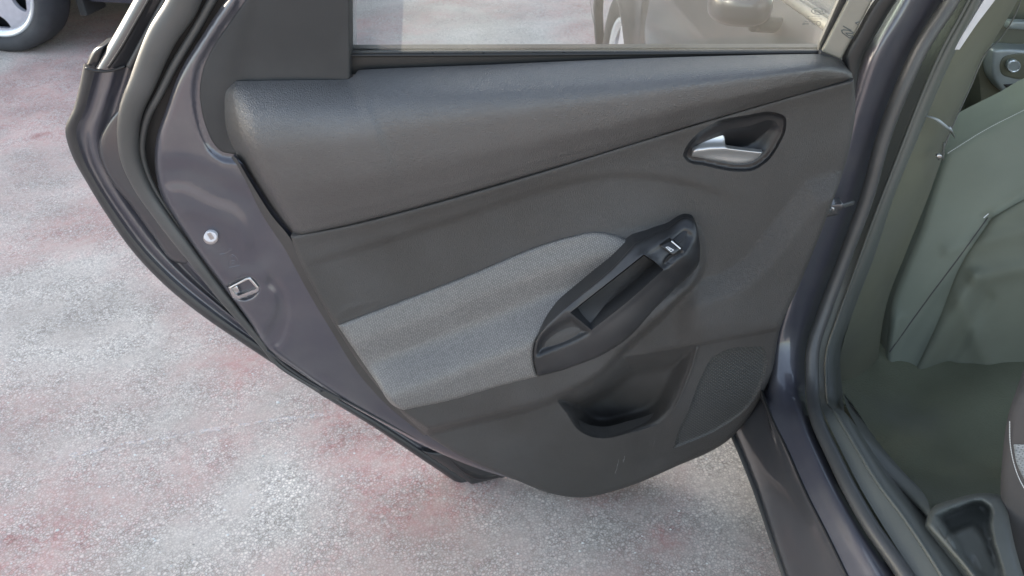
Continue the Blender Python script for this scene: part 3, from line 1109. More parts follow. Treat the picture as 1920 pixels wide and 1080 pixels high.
xs_top = [(424, 156, 0.3), (445, 152, 1.5), (520, 151, 1.9), (600, 150, 1.7), (652, 149, 1.3), (664, 142, 1.0), (672, 131, 0.2), (760, 127, 0.0), (900, 122, 0.0), (1100, 113, 0.0), (1300, 106, 0.0), (1460, 102, 0.0), (1540, 101, 0.0), (1562, 108, 0.3), (1582, 118, 0.2), (1596, 132, -0.4)]
pad_seam = [(543, 443), (560, 441), (600, 433), (660, 421), (740, 401), (760, 396), (780, 391), (840, 374), (950, 342), (1100, 297), (1280, 240), (1420, 199), (1500, 176), (1535, 167), (1570, 158), (1600, 150)]
left_edge = [(424, 156), (413, 170), (413, 200), (420, 245), (444, 300), (482, 362), (515, 410), (543, 443)]


def padcurve(t, d_off, dl):
    """t: 0 top .. 1 seam"""
    out = []
    for i, ((x0, y0, d0), (x1, y1)) in enumerate(zip(xs_top, pad_seam)):
        out.append([x0 * (1 - t) + x1 * t, y0 * (1 - t) + y1 * t])
    return out


prof_t = [0.0, 0.04, 0.12, 0.22, 0.34, 0.48, 0.64, 0.80, 0.92, 0.985, 1.0]
prof_d = [0.0, 1.2, 3.3, 5.5, 6.9, 7.5, 7.4, 6.8, 6.1, 5.6, 5.0]
# columns across the pad (left end rolls back onto the door metal)
LE = catmull(np.array(left_edge, float), 200)
LEs = np.concatenate([[0], np.cumsum(np.linalg.norm(np.diff(LE, axis=0), axis=1))])
LEs /= LEs[-1]


def pad_point(s, t):
    # s 0..1 along the length using xs_top / pad_seam parametrisation
    n = len(xs_top)
    top = np.array([q[:2] for q in xs_top]); bot = np.array(pad_seam)
    td = np.array([q[2] for q in xs_top])
    u = s * (n - 1)
    i = min(int(u), n - 2); f = u - i
    a = top[i] * (1 - f) + top[i + 1] * f
    b = bot[i] * (1 - f) + bot[i + 1] * f
    d0 = td[i] * (1 - f) + td[i + 1] * f
    p = a * (1 - t) + b * t
    # pull the left part onto the curved end outline
    x = np.interp(t, LEs, LE[:, 0]); y = np.interp(t, LEs, LE[:, 1])
    wgt = max(0.0, 1 - u / 5.0) ** 1.6
    base = top[0] * (1 - t) + bot[0] * t
    p = p + (np.array([x, y]) - base) * wgt
    d = d0 * (1 - t) + np.interp(t, prof_t, prof_d)
    right = min(1.0, max(0.0, (u - 9.5) / 5.5))
    d = d * (1 - 0.58 * sm(right)) 
    # end caps
    if u < 1.25:
        q = u / 1.25
        q = 0.5 * q + 0.5 * float(sm(q))
        d = 0.4 + (d - 0.4) * min(1.0, q)
    if u > n - 1.7:
        q = (u - (n - 1.7)) / 0.7
        d = d - 1.6 * (1 - math.sqrt(max(0, 1 - q * q)))
    return p, d


us = np.concatenate([np.linspace(0, 1.0, 16)[:-1], np.linspace(1.0, 14, 110)[:-1], np.linspace(14, 15, 10)]) / 15
tt = np.concatenate([np.linspace(0, .9, 50)[:-1], np.linspace(.9, 1, 9)])
# smooth depth profile
prof_c = catmull(np.array(list(zip(prof_t, prof_d)), float), 200)
prof_t, prof_d = prof_c[:, 0], prof_c[:, 1]
G2, D2 = [], []
for s_ in us:
    for t_ in tt:
        p_, d_ = pad_point(s_, t_)
        G2.append(p_); D2.append(d_)
G2 = np.array(G2).reshape(len(us), len(tt), 2)
D2 = np.array(D2).reshape(len(us), len(tt))
for _ in range(14):
    D2[:, 1:-6] = (D2[:, :-7] + 2 * D2[:, 1:-6] + D2[:, 2:-5]) / 4
for _ in range(2):                       # soften along the length
    G2[1:-1] = (G2[:-2] + 2 * G2[1:-1] + G2[2:]) / 4
    D2[1:-1] = (D2[:-2] + 2 * D2[1:-1] + D2[2:]) / 4
W3 = door_map(G2.reshape(-1, 2), D2.ravel()).reshape(len(us), len(tt), 3)
grid('trim_pad', W3, M['pad'], door, label='long padded upper trim with leather grain under the window')

# lower trim panel with its openings
panel = patch('trim_panel', panel_out_pts, panel_d, M['panel'], door, step=9, bstep=5, holes=[handle_out, pocket, grille_out], roll=(9, 0.9), rim=3.2,
              extra=[dense(catmull(np.array([(1190, 665), (1308, 643), (1455, 614)], float), 60), (-2, 2, 5, 9), closed=False), dense(bulge, (-9, -5, -1, 4, 9), 4), dense(crease, (-12, -6, 0, 6), closed=False), dense(band_up, (-6, 0, 6), closed=False)],
              label='dark grey grained plastic lower door panel')
# side return of the panel at its left edge
loft('panel_side', [wd([(444, 298), (482, 362), (510, 405), (545, 448), (563, 490), (592, 545), (636, 620), (682, 690), (740, 758), (802, 815)], 3.4),
                    wd([(436, 292), (466, 350), (492, 402), (520, 450), (543, 492), (572, 548), (614, 622), (662, 694), (726, 762), (795, 818)], 1.6),
                    wd([(434, 296), (462, 354), (488, 406), (516, 454), (540, 496), (570, 552), (612, 626), (660, 698), (724, 766), (793, 821)], 0.8)],
     M['hard'], door, nu=90, nv=12)


def recess(name, poly, dfun, depth, soft, mat, parent, step=6, tilt=None, **kw):
    def f(p):
        e = segdist(p, poly)
        dep = depth
        if tilt is not None:
            dep = depth * tilt(p)
        return dfun(p) - dep * sm(e / soft) ** 0.8
    return patch(name, poly, f, mat, parent, step=step, raw=True, rim=0, extra=[dense(poly, (-soft * .12, -soft * .3, -soft * .55, -soft * .8, soft * .12, soft * .3, soft * .55, soft * .8))], **kw)


recess('map_pocket', pocket, panel_d, 9.0, 40, M['hard'], door, tilt=lambda p: 1.15 - 0.65 * sm((p[:, 0] - 1120) / 160))
rimc = [(1308, 648), (1296, 690), (1281, 730), (1264, 765), (1236, 793), (1182, 813)]
tube('pocket_lip', [(x, y, ('d', panel_d(np.array([[x + 5, y]]))[0] + 0.05)) for x, y in rimc], [0.003, 0.0032, 0.002, 0.001], M['panel'], door, n=40, sides=8)
recess('speaker_grille', grille_out, panel_d, 0.45, 6, M['grille'], door, step=6)

# inner handle: grooved escutcheon, cup, lever
hc = handle_out.mean(0)


def bez(p):
    e = segdist(p, handle_in)
    eo = segdist(p, handle_out)
    return panel_d(p) - 0.9 * sm(eo / 7)


patch('handle_surround', handle_out, bez, M['arm'], door, step=5, raw=True, holes=[handle_in], rim=0,
      extra=[dense(handle_out, (-6, -4, -2, 2, 4, 6))])
recess('handle_cup', handle_in, lambda p: panel_d(p) - 0.9, 2.2, 40, M['arm'], door, step=4)
lever_pts = [(1297, 293, 1), (1300, 283), (1315, 266), (1333, 254), (1355, 247, 1), (1359, 258), (1361, 273), (1365, 277, 1), (1395, 281), (1430, 285, 1), (1422, 295), (1408, 303), (1392, 306), (1345, 301)]


def lever_d(p):
    y = p[:, 1]
    ridge = np.interp(p[:, 0], [1300, 1330, 1362, 1430], [283, 279, 278, 285])
    d = panel_d(p) - 0.6 + 0.9 * np.exp(-((y - ridge) / 9.0) ** 2) - 0.9 * np.clip((ridge - y) / 30, 0, 1)
    return d


patch('handle_lever', lever_pts, lever_d, M['satin'], door, step=3.5, bstep=3, roll=(4, 0.35), rim=0.9, label='satin silver inner pull lever')

# woven cloth insert
def fab_d(p):
    return panel_d(p) + 0.55


fab_ang = math.atan2(-(0.0), 1)
fw = door_map(np.array([(633.0, 610.0), (1068, 444)]), [5, 5])
fuv = std_uv(fw)
fab_ang = math.atan2(fuv[1, 1] - fuv[0, 1], fuv[1, 0] - fuv[0, 0])
patch('cloth_insert', fabric_pts, fab_d, M['weave'], door, step=8, bstep=4, roll=(9, 0.55), rim=0.8, ang=fab_ang,
      label='light grey woven cloth insert in the armrest area', extra=[dense(bulge, (-9, -5, -1, 4, 9), 4)])

# armrest with pull cup and window switch
arm_raw = [(1192, 458, 7.4), (1215, 444, 6.6), (1250, 428, 6.0), (1150, 500, 8.6), (1100, 543, 9.0), (1050, 585, 9.8), (1015, 622, 10.4), (1001, 675, 11.0), (1008, 704, 11.6),
                 (1290, 412, 6.0), (1312, 460, 8.6), (1310, 492, 10.0), (1276, 530, 11.0), (1217, 595, 12.0), (1170, 640, 12.4), (1128, 666, 12.2), (1069, 690, 11.4),
                 (1250, 455, 8.8), (1225, 520, 10.6), (1140, 620, 11.4), (1060, 664, 10.6), (1035, 645, 10.2), (1070, 612, 9.9), (1200, 478, 9.2), (1140, 530, 9.3), (1090, 573, 9.4)]
arm_field = TPS([(a, b, c + 2.2 * min(1.0, max(0.0, (1300 - a) / 160.0))) for a, b, c in arm_raw])
cup = outline([(1207, 477, 1), (1227, 490), (1244, 506, 1), (1180, 563), (1109, 619, 1), (1088, 602), (1069, 586, 1), (1140, 530)], 4)
tray = outline([(1072, 596, 1), (1106, 622, 1), (1070, 640), (1030, 655), (1008, 664, 1), (1012, 640), (1035, 615)], 4)
pod = outline([(1212, 478), (1232, 462), (1262, 442), (1286, 430), (1298, 440), (1290, 462), (1262, 490), (1246, 503)], 4)


arm_front = catmull(np.array([(1316, 470), (1312, 492), (1278, 531), (1218, 597), (1171, 642), (1129, 668), (1070, 691), (1008, 708)], float), 60)


def arm_d(p):
    d = arm_field(p)
    d = d - 0.9 * sm((sdist(p, tray) + 6) / 14)

    d = d + 0.0
    # soft raised rim round the cup opening
    ec = segdist(p, cup)
    d = d + 0.3 * np.exp(-(ec / 7) ** 2)
    eo = segdist(p, arm_front, False)
    q_ = 1 - np.clip(eo / 52, 0, 1)
    d = d - (0.5 + 2.1 * sm((p[:, 0] - 1010) / 110)) * (1 - np.sqrt(np.maximum(0, 1 - q_ * q_)))
    d = d - 0.5 * sm((sdist(p, pod) + 4) / 12)
    return d


arm = patch('armrest', arm_pts, arm_d, M['arm'], door, step=6, bstep=3.5, holes=[cup], roll=(7, 0.7), rim=3.5,
            extra=[dense(cup, (-10, -6, -3, 3, 6, 10)), dense(tray, (-6, -2, 2, 6)), dense(pod, (-4, 0, 4, 8))], label='black curved armrest with a pull cup and a switch')
recess('pull_cup', cup, arm_d, 9.5, 5, M['cup_shade'], door, step=5)
# switch: rocking button with scooped side, white bar and window symbol
sw = [(1231, 462, 1), (1244, 452), (1256, 449, 1), (1279, 466, 1), (1268, 475), (1257, 479, 1), (1240, 474)]
sw_pts = [(1238, 461, 1), (1256, 450, 1), (1279, 467, 1), (1262, 479, 1)]


def sw_d(p):
    return arm_field(p) + 0.25 + 0.15 * np.exp(-((p[:, 0] - 1268) / 9) ** 2)


patch('window_switch', sw_pts, sw_d, M['gloss'], door, step=3, bstep=3, roll=(2.5, 0.15), rim=0.8)
scoop = [(1246, 495), (1252, 481), (1266, 474), (1282, 470), (1281, 478), (1268, 490), (1254, 497)]
patch('switch_scoop', scoop, lambda p: arm_field(p) - 0.1 - 0.5 * sm(segdist(p, outline(scoop, 2)) / 8), M['satin'] if False else M['arm'], door, step=2.5, bstep=2, rim=0)
patch('switch_cheek', [(1262, 448, 1), (1288, 431), (1291, 433, 1), (1280, 450), (1270, 458, 1)], lambda p: arm_field(p) - 0.3 + 0.0 * p[:, 0], M['arm'], door, step=3, bstep=2, roll=(2, .2), rim=.3)
tube('switch_bar', [(1259, 452, ('d', sw_d(np.array([[1259., 452]]))[0] + .2)), (1276, 466.5, ('d', sw_d(np.array([[1276., 466]]))[0] + .2))], [0.0011], M['icon'], door, n=8, sides=8)


def stroke(name, lines, dfun, off, r, mat, parent, mapper=door_map):
    V, F = [], []
    for ln in lines:
        P = np.array(ln, float)
        W_ = mapper(P, dfun(P) + off)
        for a, b in zip(W_[:-1], W_[1:]):
            t = b - a
            t /= np.linalg.norm(t) + 1e-12
            nrm = CAM - a
            nrm /= np.linalg.norm(nrm)
            s_ = np.cross(t, nrm); s_ /= np.linalg.norm(s_)
            a2, b2 = a - t * r * .6, b + t * r * .6
            q = len(V)
            up = nrm * r * 0.5
            V += [a2 - s_ * r, a2 + s_ * r, b2 + s_ * r, b2 - s_ * r, a2 - s_ * r + up, a2 + s_ * r + up, b2 + s_ * r + up, b2 - s_ * r + up]
            F += [(q + 4, q + 5, q + 6, q + 7), (q, q + 1, q + 5, q + 4), (q + 2, q + 3, q + 7, q + 6), (q + 1, q + 2, q + 6, q + 5), (q + 3, q, q + 4, q + 7)]
    return mesh(name, V, F, mat, parent, None, smooth=False)


k = 1 / 7.717
ic = lambda pts: [(1160 + x * k, 400 + y * k) for x, y in pts]
stroke('switch_symbol', [ic([(685, 490), (715, 487), (795, 530), (755, 555), (685, 490)]), ic([(715, 518), (745, 503)]), ic([(733, 530), (768, 512)])], sw_d, 0.03, 0.0004, M['icon'], door)
# thin seam line below the armrest
sl_ = [(1312, 496), (1298, 516), (1278, 534), (1219, 599), (1172, 644), (1129, 670), (1070, 694), (1012, 708)]
# scratches on the lower panel
for i, (a, b) in enumerate([((1153, 888), (1160, 862)), ((1168, 866), (1171, 855)), ((1224, 838), (1227, 822))]):
    stroke('scratch', [[a, ((a[0] + b[0]) / 2 + .6, (a[1] + b[1]) / 2), b]], panel_d, -0.02, 0.0004, M['thread'], door)

# child lock button and latch on the door edge
def disc(name, c, rx, ry, d0, th, mat, parent, rot=0.0):
    pts = [(c[0] + rx * math.cos(a) * math.cos(rot) - ry * math.sin(a) * math.sin(rot), c[1] + rx * math.cos(a) * math.sin(rot) + ry * math.sin(a) * math.cos(rot)) for a in np.linspace(0, 2 * math.pi, 28)[:-1]]
    return patch(name, np.array(pts), lambda p: d0 + 0 * p[:, 0], mat, parent, step=3, raw=True, roll=(2.0, 0.12), rim=th)


dl = door_metal(np.array([[395.0, 445.0]]))[0]
disc('lock_collar', (395, 446.5), 14, 12, dl + 0.35, 0.5, M['metal'], door)
lock = disc('child_lock', (394.5, 444), 12.5, 10, dl + 0.75, 0.6, M['white'], door, 0.1)
patch('lock_slot', [(387.5, 438.5, 1), (394.5, 436, 1), (402, 447, 1), (395, 450, 1)], lambda p: dl + 0.8 + 0 * p[:, 0], M['metal'], door, step=3, bstep=3, rim=0.1)
patch('latch_cover', [(428, 539, 1), (461, 521, 1), (469, 519, 1), (488, 541, 1), (485, 548, 1), (446, 562, 1), (436, 558, 1)], lambda p: door_metal(np.array([[455., 515.]]))[0] - 0.05 + 0 * p[:, 0], M['metal'], door, step=4, bstep=3, roll=(3, .25), rim=1,
      holes=[outline([(433, 541, 1), (440, 536, 1), (466, 524, 1), (482, 541, 1), (447, 555, 1), (441, 553, 1)], 3)])
patch('latch', [(432, 540, 1), (440, 536), (466, 523), (482, 541), (446, 556), (440, 555)], lambda p: door_metal(np.array([[455., 515.]]))[0] - 0.9 + 0 * p[:, 0], M['sail'], door, step=4, bstep=3, rim=.6)
patch('latch_claw', [(433, 541, 1), (444, 535, 1), (451, 548, 1), (441, 553, 1)], lambda p: door_metal(np.array([[455., 515.]]))[0] - 0.35 + 0 * p[:, 0], M['metal'], door, step=3, bstep=3, roll=(2, .2), rim=.5)
# embossed child-lock sign on the painted metal
k6 = 160 / 1080
ic2 = lambda pts: [(360 + x * k6, 420 + y * k6) for x, y in pts]
stroke('embossed_sign', [ic2([(350, 382), (420, 372), (470, 345), (510, 315)]), ic2([(470, 312), (485, 314)]), ic2([(470, 550), (535, 535), (605, 522)]), ic2([(465, 540), (455, 465), (470, 410), (510, 385), (550, 410), (575, 440), (600, 515)]),
                         ic2([(500, 410), (520, 415), (515, 435)]), ic2([(480, 480), (500, 465), (540, 460)]), ic2([(505, 500), (530, 492)])], door_metal, 0.0, 0.0005, M['paint'], door)

# etched maker's marks on the window, seen mirrored from inside
def text_on(name, body, px, py, w_px, d, mat, parent, mirror=True, rot=0.0):
    cu = bpy.data.curves.new(name, 'FONT')
    cu.body = body
    cu.align_x = 'CENTER'
    cu.size = 1
    cu.fill_mode = 'FRONT'
    to = bpy.data.objects.new(name, cu)
    C.objects.link(to)
    bpy.context.view_layer.update()
    me = bpy.data.meshes.new_from_object(to)
    bpy.data.objects.remove(to)
    co = np.array([v.co[:] for v in me.vertices])
    wd_ = co[:, 0].max() - co[:, 0].min()
    s_ = w_px / wd_
    c0 = (co[:, 0].max() + co[:, 0].min()) / 2
    x = (co[:, 0] - c0) * s_ * (-1 if mirror else 1)
    y = -co[:, 1] * s_
    P = np.stack([px + x * math.cos(rot) - y * math.sin(rot), py + x * math.sin(rot) + y * math.cos(rot)], 1)
    W_ = door_map(P, np.full(len(P), d))
    for v, q in zip(me.vertices, W_):
        v.co = q
    return link(name, me, mat, parent, False)


def ell(cx, cy, rx, ry, n=28, a0=0):
    return [(cx + rx * math.cos(t), cy + ry * math.sin(t)) for t in np.linspace(0, 2 * math.pi, n)]


gd = lambda p: -1.55 + 0 * p[:, 0]
stroke('window_marking', [ell(1535, 21, 13.5, 6)], gd, 0.0, 0.00035, M['print'], door)
text_on('window_marking', 'Ford', 1535, 24, 15, -1.5, M['print'], door, True, -0.05)
text_on('window_marking', 'E11 43R-001108', 1526, 31.8, 22, -1.5, M['print'], door)
text_on('window_marking', 'SAINT-GOBAIN SEKURIT', 1527, 36.5, 30, -1.5, M['print'], door)
text_on('window_marking', 'LAMINATED M30', 1521, 41.5, 24, -1.5, M['print'], door)
text_on('window_marking', '43R - 00185', 1517, 46.5, 24, -1.5, M['print'], door)
stroke('window_marking', [ell(1535, 44, 4, 4)], gd, 0.0, 0.0003, M['print'], door)
cdp = lambda p: -0.05 + 0 * p[:, 0]
stroke('frame_marking', [[(1600, 71), (1592, 71), (1580, 62), (1578, 57), (1582, 56), (1592, 57), (1600, 61)], [(1599, 68), (1590, 66), (1586, 62), (1599, 63)], [(1581, 49), (1588, 53), (1596, 57)], [(1611, 41), (1604, 43), (1608, 46)]], cdp, 0.02, 0.0006, M['print'], door)

# hinge side: check strap and plug where the door meets the pillar
tube('check_strap', [(1540, 405, 1.14), (1555, 395, 1.155), (1575, 388, 1.17), (1600, 380, 1.2)], [0.0045], M['rubber'], door, n=14, sides=8, flat=0.5)
patch('hinge_bracket', [(1547, 386, 1), (1580, 381, 1), (1584, 390, 1), (1572, 396, 1), (1576, 402, 1), (1550, 407, 1)], lambda p: -1.0 + 0 * p[:, 0], M['outer'], door, step=4, roll=(2, .2), rim=2)
disc('hinge_bolt', (1560, 393), 5, 4.5, -0.7, 0.3, M['metal'], door)

# ------------------------------------------------------------------ body shell: pillar and sill
def zz(pts, z):
    return [(x, y, ('z', z)) for x, y in pts]


PA = [(1675, -60, 1.37), (1650, 0, 1.36), (1612, 80, 1.34), (1585, 170, 1.33), (1550, 330, 1.28), (1500, 460, 1.24), (1450, 580, 1.22), (1425, 660, 1.20), (1425, 720, 1.17),
      (1440, 765, ('z', .335)), (1478, 849, ('z', .335)), (1513, 929, ('z', .335)), (1549, 1000, ('z', .335)), (1590, 1085, ('z', .335)), (1650, 1210, ('z', .335))]
PB = [(1735, -60, 1.27), (1702, 0, 1.26), (1648, 95, 1.24), (1622, 170, 1.235), (1590, 270, 1.23), (1552, 380, 1.22), (1508, 490, 1.20), (1478, 590, 1.18), (1462, 660, 1.16), (1462, 720, 1.12),
      (1476, 790, ('z', .35)), (1504, 860, ('z', .35)), (1540, 935, ('z', .35)), (1578, 1005, ('z', .35)), (1620, 1085, ('z', .35)), (1680, 1200, ('z', .35))]
PC = [(1775, -60, 1.29), (1742, 0, 1.28), (1688, 90, 1.26), (1655, 165, 1.25), (1618, 265, 1.24), (1582, 380, 1.23), (1545, 490, 1.215), (1510, 590, 1.19), (1490, 660, 1.16), (1488, 720, 1.12),
      (1500, 790, ('z', .365)), (1528, 860, ('z', .365)), (1562, 930, ('z', .365)), (1598, 995, ('z', .365)), (1650, 1083, ('z', .365)), (1710, 1190, ('z', .365))]
PD = [(1803, -60, 1.31), (1770, 0, 1.30), (1709, 97, 1.28), (1683, 153, 1.27), (1645, 250, 1.26), (1611, 370, 1.25), (1570, 482, 1.235), (1533, 582, 1.21), (1511, 652, 1.18), (1509, 715, 1.14),
      (1520, 793, ('z', .35)), (1549, 858, ('z', .35)), (1584, 929, ('z', .35)), (1620, 991, ('z', .35)), (1682, 1080, ('z', .35)), (1745, 1180, ('z', .35))]


def resamp(c, n=16):
    return c


body = loft('body_shell', [PA + [], PB, PC, PD], M['paint'], car, nu=140, nv=36, label='grey painted door pillar and sill of the car body')
RK1 = [(1400, 690), (1433, 764), (1450, 822), (1475, 895), (1509, 975), (1562, 1080), (1630, 1210)]
RK2 = [(1365, 720), (1403, 818), (1432, 890), (1468, 980), (1510, 1085), (1560, 1210)]
RK3 = [(1330, 720), (1376, 818), (1412, 905), (1460, 1044), (1476, 1090), (1520, 1210)]
SL1 = [(1400, 640), (1440, 765), (1478, 849), (1513, 929), (1549, 1000), (1590, 1085), (1650, 1210)]
loft('rocker_panel', [zz(SL1, .335), zz([(x - 4, y) for x, y in SL1], .325), zz(RK1, .30), zz(RK2, .235), zz([(x + 5, y - 2) for x, y in RK3], .185), zz(RK3, .165), zz([(x + 60, y) for x, y in RK3], .14)],
     M['outer'], car, nu=70, nv=44, label='dark painted rocker panel under the door opening')
tube('rocker_edge', zz([(x - 1, y) for x, y in RK3], .17), [0.0055], M['rubber'], car, n=40, sides=8)
tube('sill_seam', zz(SL1, .336), [0.0022], M['black'], car, n=60, sides=8)

# door opening seal and trims
def shift(c, dx, dy=0, dyv=0.0):
    o_ = []
    for x, y, v in c:
        o_.append((x + dx, y + dy, v if isinstance(v, tuple) else v + dyv))
    return o_


SEALC = [(x + (14 if not isinstance(v, tuple) else 13), y - (0 if not isinstance(v, tuple) else 4), ((v - 0.024) if not isinstance(v, tuple) else ('z', .368))) for i, (x, y, v) in enumerate(PD)]
tube('opening_seal', SEALC, [0.0125, 0.0125, 0.012, 0.012, 0.012, 0.012, 0.0125], M['rubber'], car, n=130, sides=14, label='black rubber seal around the door opening')
PE = [(1825, -60, 1.34), (1795, 0, 1.33), (1738, 97, 1.32), (1708, 160, 1.31), (1668, 265, 1.30), (1632, 380, 1.285), (1592, 488, 1.275), (1556, 590, 1.245), (1536, 655, 1.22), (1535, 720, 1.18),
      (1549, 785, ('z', .372)), (1580, 850, ('z', .372)), (1616, 920, ('z', .372)), (1655, 985, ('z', .372)), (1716, 1080, ('z', .372)), (1780, 1180, ('z', .372))]
PF = [(1850, -60, 1.30), (1822, 0, 1.30), (1770, 97, 1.295), (1738, 170, 1.29), (1695, 280, 1.28), (1650, 395, 1.27), (1612, 500, 1.26), (1576, 600, 1.24), (1556, 665, 1.21), (1556, 730, 1.17),
      (1580, 785, ('z', .385)), (1615, 845, ('z', .388)), (1655, 910, ('z', .388)), (1700, 970, ('z', .388)), (1772, 1080, ('z', .388)), (1830, 1180, ('z', .388))]
PG = [(1875, -60, 1.36), (1846, 0, 1.36), (1800, 80, 1.36), (1765, 155, 1.35), (1725, 250, 1.34), (1676, 370, 1.32), (1640, 480, 1.30), (1600, 585, 1.27), (1576, 665, 1.25), (1580, 735, 1.21),
      (1612, 808, ('z', .36)), (1652, 870, ('z', .355)), (1700, 930, ('z', .355)), (1750, 985, ('z', .355)), (1828, 1085, ('z', .355)), (1880, 1180, ('z', .355))]
loft('sill_trim', [PE, PF, PG], M['trim'], car, nu=130, nv=26, label='grey plastic trim along the pillar and the sill')
tube('trim_ridge', [(x - 6, y, v if isinstance(v, tuple) else v - 0.006) for x, y, v in PF], [0.003], M['trim'], car, n=110, sides=8)
PH = [(1935, -60, 1.46), (1908, 0, 1.46), (1853, 95, 1.45), (1790, 232, 1.42), (1742, 365, 1.40), (1700, 470, 1.38), (1664, 565, 1.36), (1650, 640, 1.34), (1655, 760, 1.32), (1690, 860, 1.25)]
PG2 = [(1875, -60, 1.36), (1846, 0, 1.36), (1800, 80, 1.36), (1765, 155, 1.35), (1725, 250, 1.34), (1676, 370, 1.32), (1640, 480, 1.30), (1600, 585, 1.27), (1576, 665, 1.25), (1580, 760, 1.25)]
loft('pillar_trim', [PG2, [((a[0] + b[0]) / 2, (a[1] + b[1]) / 2, (a[2] + b[2]) / 2 - 0.01) for a, b in zip(PG2, PH)], PH], M['trim2'], car, nu=90, nv=16, label='grey plastic inner pillar trim with the green flare veil in its colour')
patch('gap_light_strip', [(1845, 0, 1), (1788, 93, 1), (1799, 93, 1), (1831, 46), (1866, 0, 1), (1905, -60, 1), (1882, -60, 1)], lambda p: 0 * p[:, 0], M['white'], car, step=8, rim=.6, mapper=y_map(1.33),  # pale strip added in place of a bright gap of outside light
      label='narrow white strip standing for the bright gap beside the door pillar')
tube('seat_belt', [(1925, -60, 1.44), (1914, 0, 1.44), (1900, 35, 1.44), (1876, 72, 1.44), (1850, 97, 1.43), (1822, 158, 1.42), (1787, 235, 1.40), (1760, 300, 1.39)], [0.0013], M['trim'], car, n=50, sides=6)
patch('seat_shoulder', [(1880, -40, 1), (1895, 0), (1890, 30), (1862, 75), (1853, 92), (1866, 50), (1878, 0)], lambda p: 0 * p[:, 0], M['console'], car, step=8, rim=1, mapper=y_map(1.47))
# belt anchor handle
tube('belt_lever', [(1735, 217, 1.33), (1752, 222, 1.32), (1772, 236, 1.32), (1785, 246, 1.33)], [0.0012, 0.0028, 0.0026, 0.0012], M['console'], car, n=20, sides=8)
tube('belt_lever', [(1779, 238, 1.33), (1784, 247, 1.33), (1790, 258, 1.34)], [0.003, 0.0022, 0.001], M['metal'], car, n=10, sides=8)
tube('belt_post', [(1770, 268, 1.335), (1768, 300, 1.335)], [0.0022], M['trim'], car, n=6, sides=8)
patch('belt_bolt', [(1757, 290), (1764, 290), (1768, 296), (1762, 299), (1756, 295)], lambda p: 0 * p[:, 0], M['metal'], car, step=3, bstep=3, rim=.5, roll=(2, .2), mapper=y_map(1.33))

# ------------------------------------------------------------------ interior
def folds(p):
    x, y = p[:, 0], p[:, 1]
    f = 0.0
    # diagonal seam, draping folds at the bottom of the seat back
    for (ax, ay, bx, by, wd_, a) in [(1655, 690, 1850, 410, 14, -0.5), (1850, 410, 1935, 350, 8, -0.5), (1700, 735, 1830, 520, 18, 1.0), (1830, 520, 1935, 500, 16, 0.9),
                                     (1740, 740, 1850, 560, 14, -0.8), (1780, 470, 1935, 430, 14, 0.5), (1680, 600, 1665, 700, 12, 0.8), (1800, 560, 1860, 700, 20, 0.8)]:
        s_ = np.array([(ax, ay), (bx, by)], float)
        e = segdist(p, s_, False)
        f = f + a * np.exp(-(e / wd_) ** 2)
    return f


seat_pts = [(2010, 160, 1), (1960, 180), (1920, 203), (1850, 238), (1773, 283, 1), (1762, 310), (1745, 362), (1720, 440), (1695, 500), (1670, 570), (1664, 630), (1650, 690),
            (1622, 712, 1), (1650, 728), (1700, 741), (1800, 750), (1920, 745), (2010, 742, 1)]
sout = outline(seat_pts, 6)
seat_b = TPS([(1920, 203, 0), (1773, 283, 0), (1745, 362, 1), (1670, 570, 1), (1622, 712, 2), (1800, 750, 1), (1950, 745, 0), (1850, 450, 6), (1950, 450, 6), (1780, 600, 5), (2000, 300, 4), (1850, 330, 4)])
smap = y_map(1.43, 0.22)
seat = patch('front_seat', seat_pts, lambda p: seat_b(p) + 1.4 * folds(p), M['seat'], car, step=7, bstep=6, roll=(16, 2.2), rim=9, mapper=smap,
             extra=[], label='grey cloth back of the front seat')
pk = [(1860, 408, 1), (1900, 385), (2000, 330, 1), (2005, 720, 1), (1900, 735), (1780, 738), (1700, 728, 1), (1718, 690), (1760, 600), (1800, 500)]
patch('seat_pocket', pk, lambda p: seat_b(p) + 1.4 * folds(p) + 0.6, M['seat_pk'], seat, step=7, roll=(14, .6), rim=1.2, mapper=smap)
stroke('seat_seam', [catmull(np.array([(1668, 660), (1740, 560), (1800, 480), (1852, 408)], float), 20)], lambda p: seat_b(p) + 1.4 * folds(p), 0.05, 0.0012, M['seat_side'], seat, smap)
# stitching along the top edge and a pull tab
st = np.array([(1925, 204), (1850, 242), (1776, 288)], float)
sts = catmull(st, 44)
stroke('seat_stitching', [[sts[i], sts[i] * .35 + sts[i + 1] * .65] for i in range(0, 43)], lambda p: seat_b(p) + 0.3, 0.1, 0.0006, M['thread'], seat, smap)
stroke('seat_tab', [[(1845, 408), (1853, 401)]], lambda p: seat_b(p) + 0.3, 0.1, 0.0009, M['icon'], seat, smap)
# seat rail and buckle beneath
tube('seat_buckle', [(1632, 555, 1.36), (1645, 540, 1.37), (1650, 575, 1.37)], [0.004], M['metal'], car, n=14, sides=6)

# carpet, floor hump, storage step
carpet = patch('carpet', [(1555, 640, 1), (1700, 560, 1), (2050, 520, 1), (2050, 1000, 1), (1860, 960, 1), (1745, 960, 1), (1640, 840, 1), (1570, 740, 1)],
               lambda p: 1.5 * np.sin(p[:, 0] / 47.0) * np.cos(p[:, 1] / 39.0) + 6 * sm((p[:, 1] - 870) / 80), M['carpet'], car, step=14, rim=0, mapper=z_map(0.24), label='dark carpet of the rear footwell')
tray_pts = [(1735, 985, 1), (1745, 955), (1790, 935), (1850, 924), (1885, 930, 1), (1900, 1010), (1960, 1200, 1), (1885, 1200, 1), (1830, 1100)]


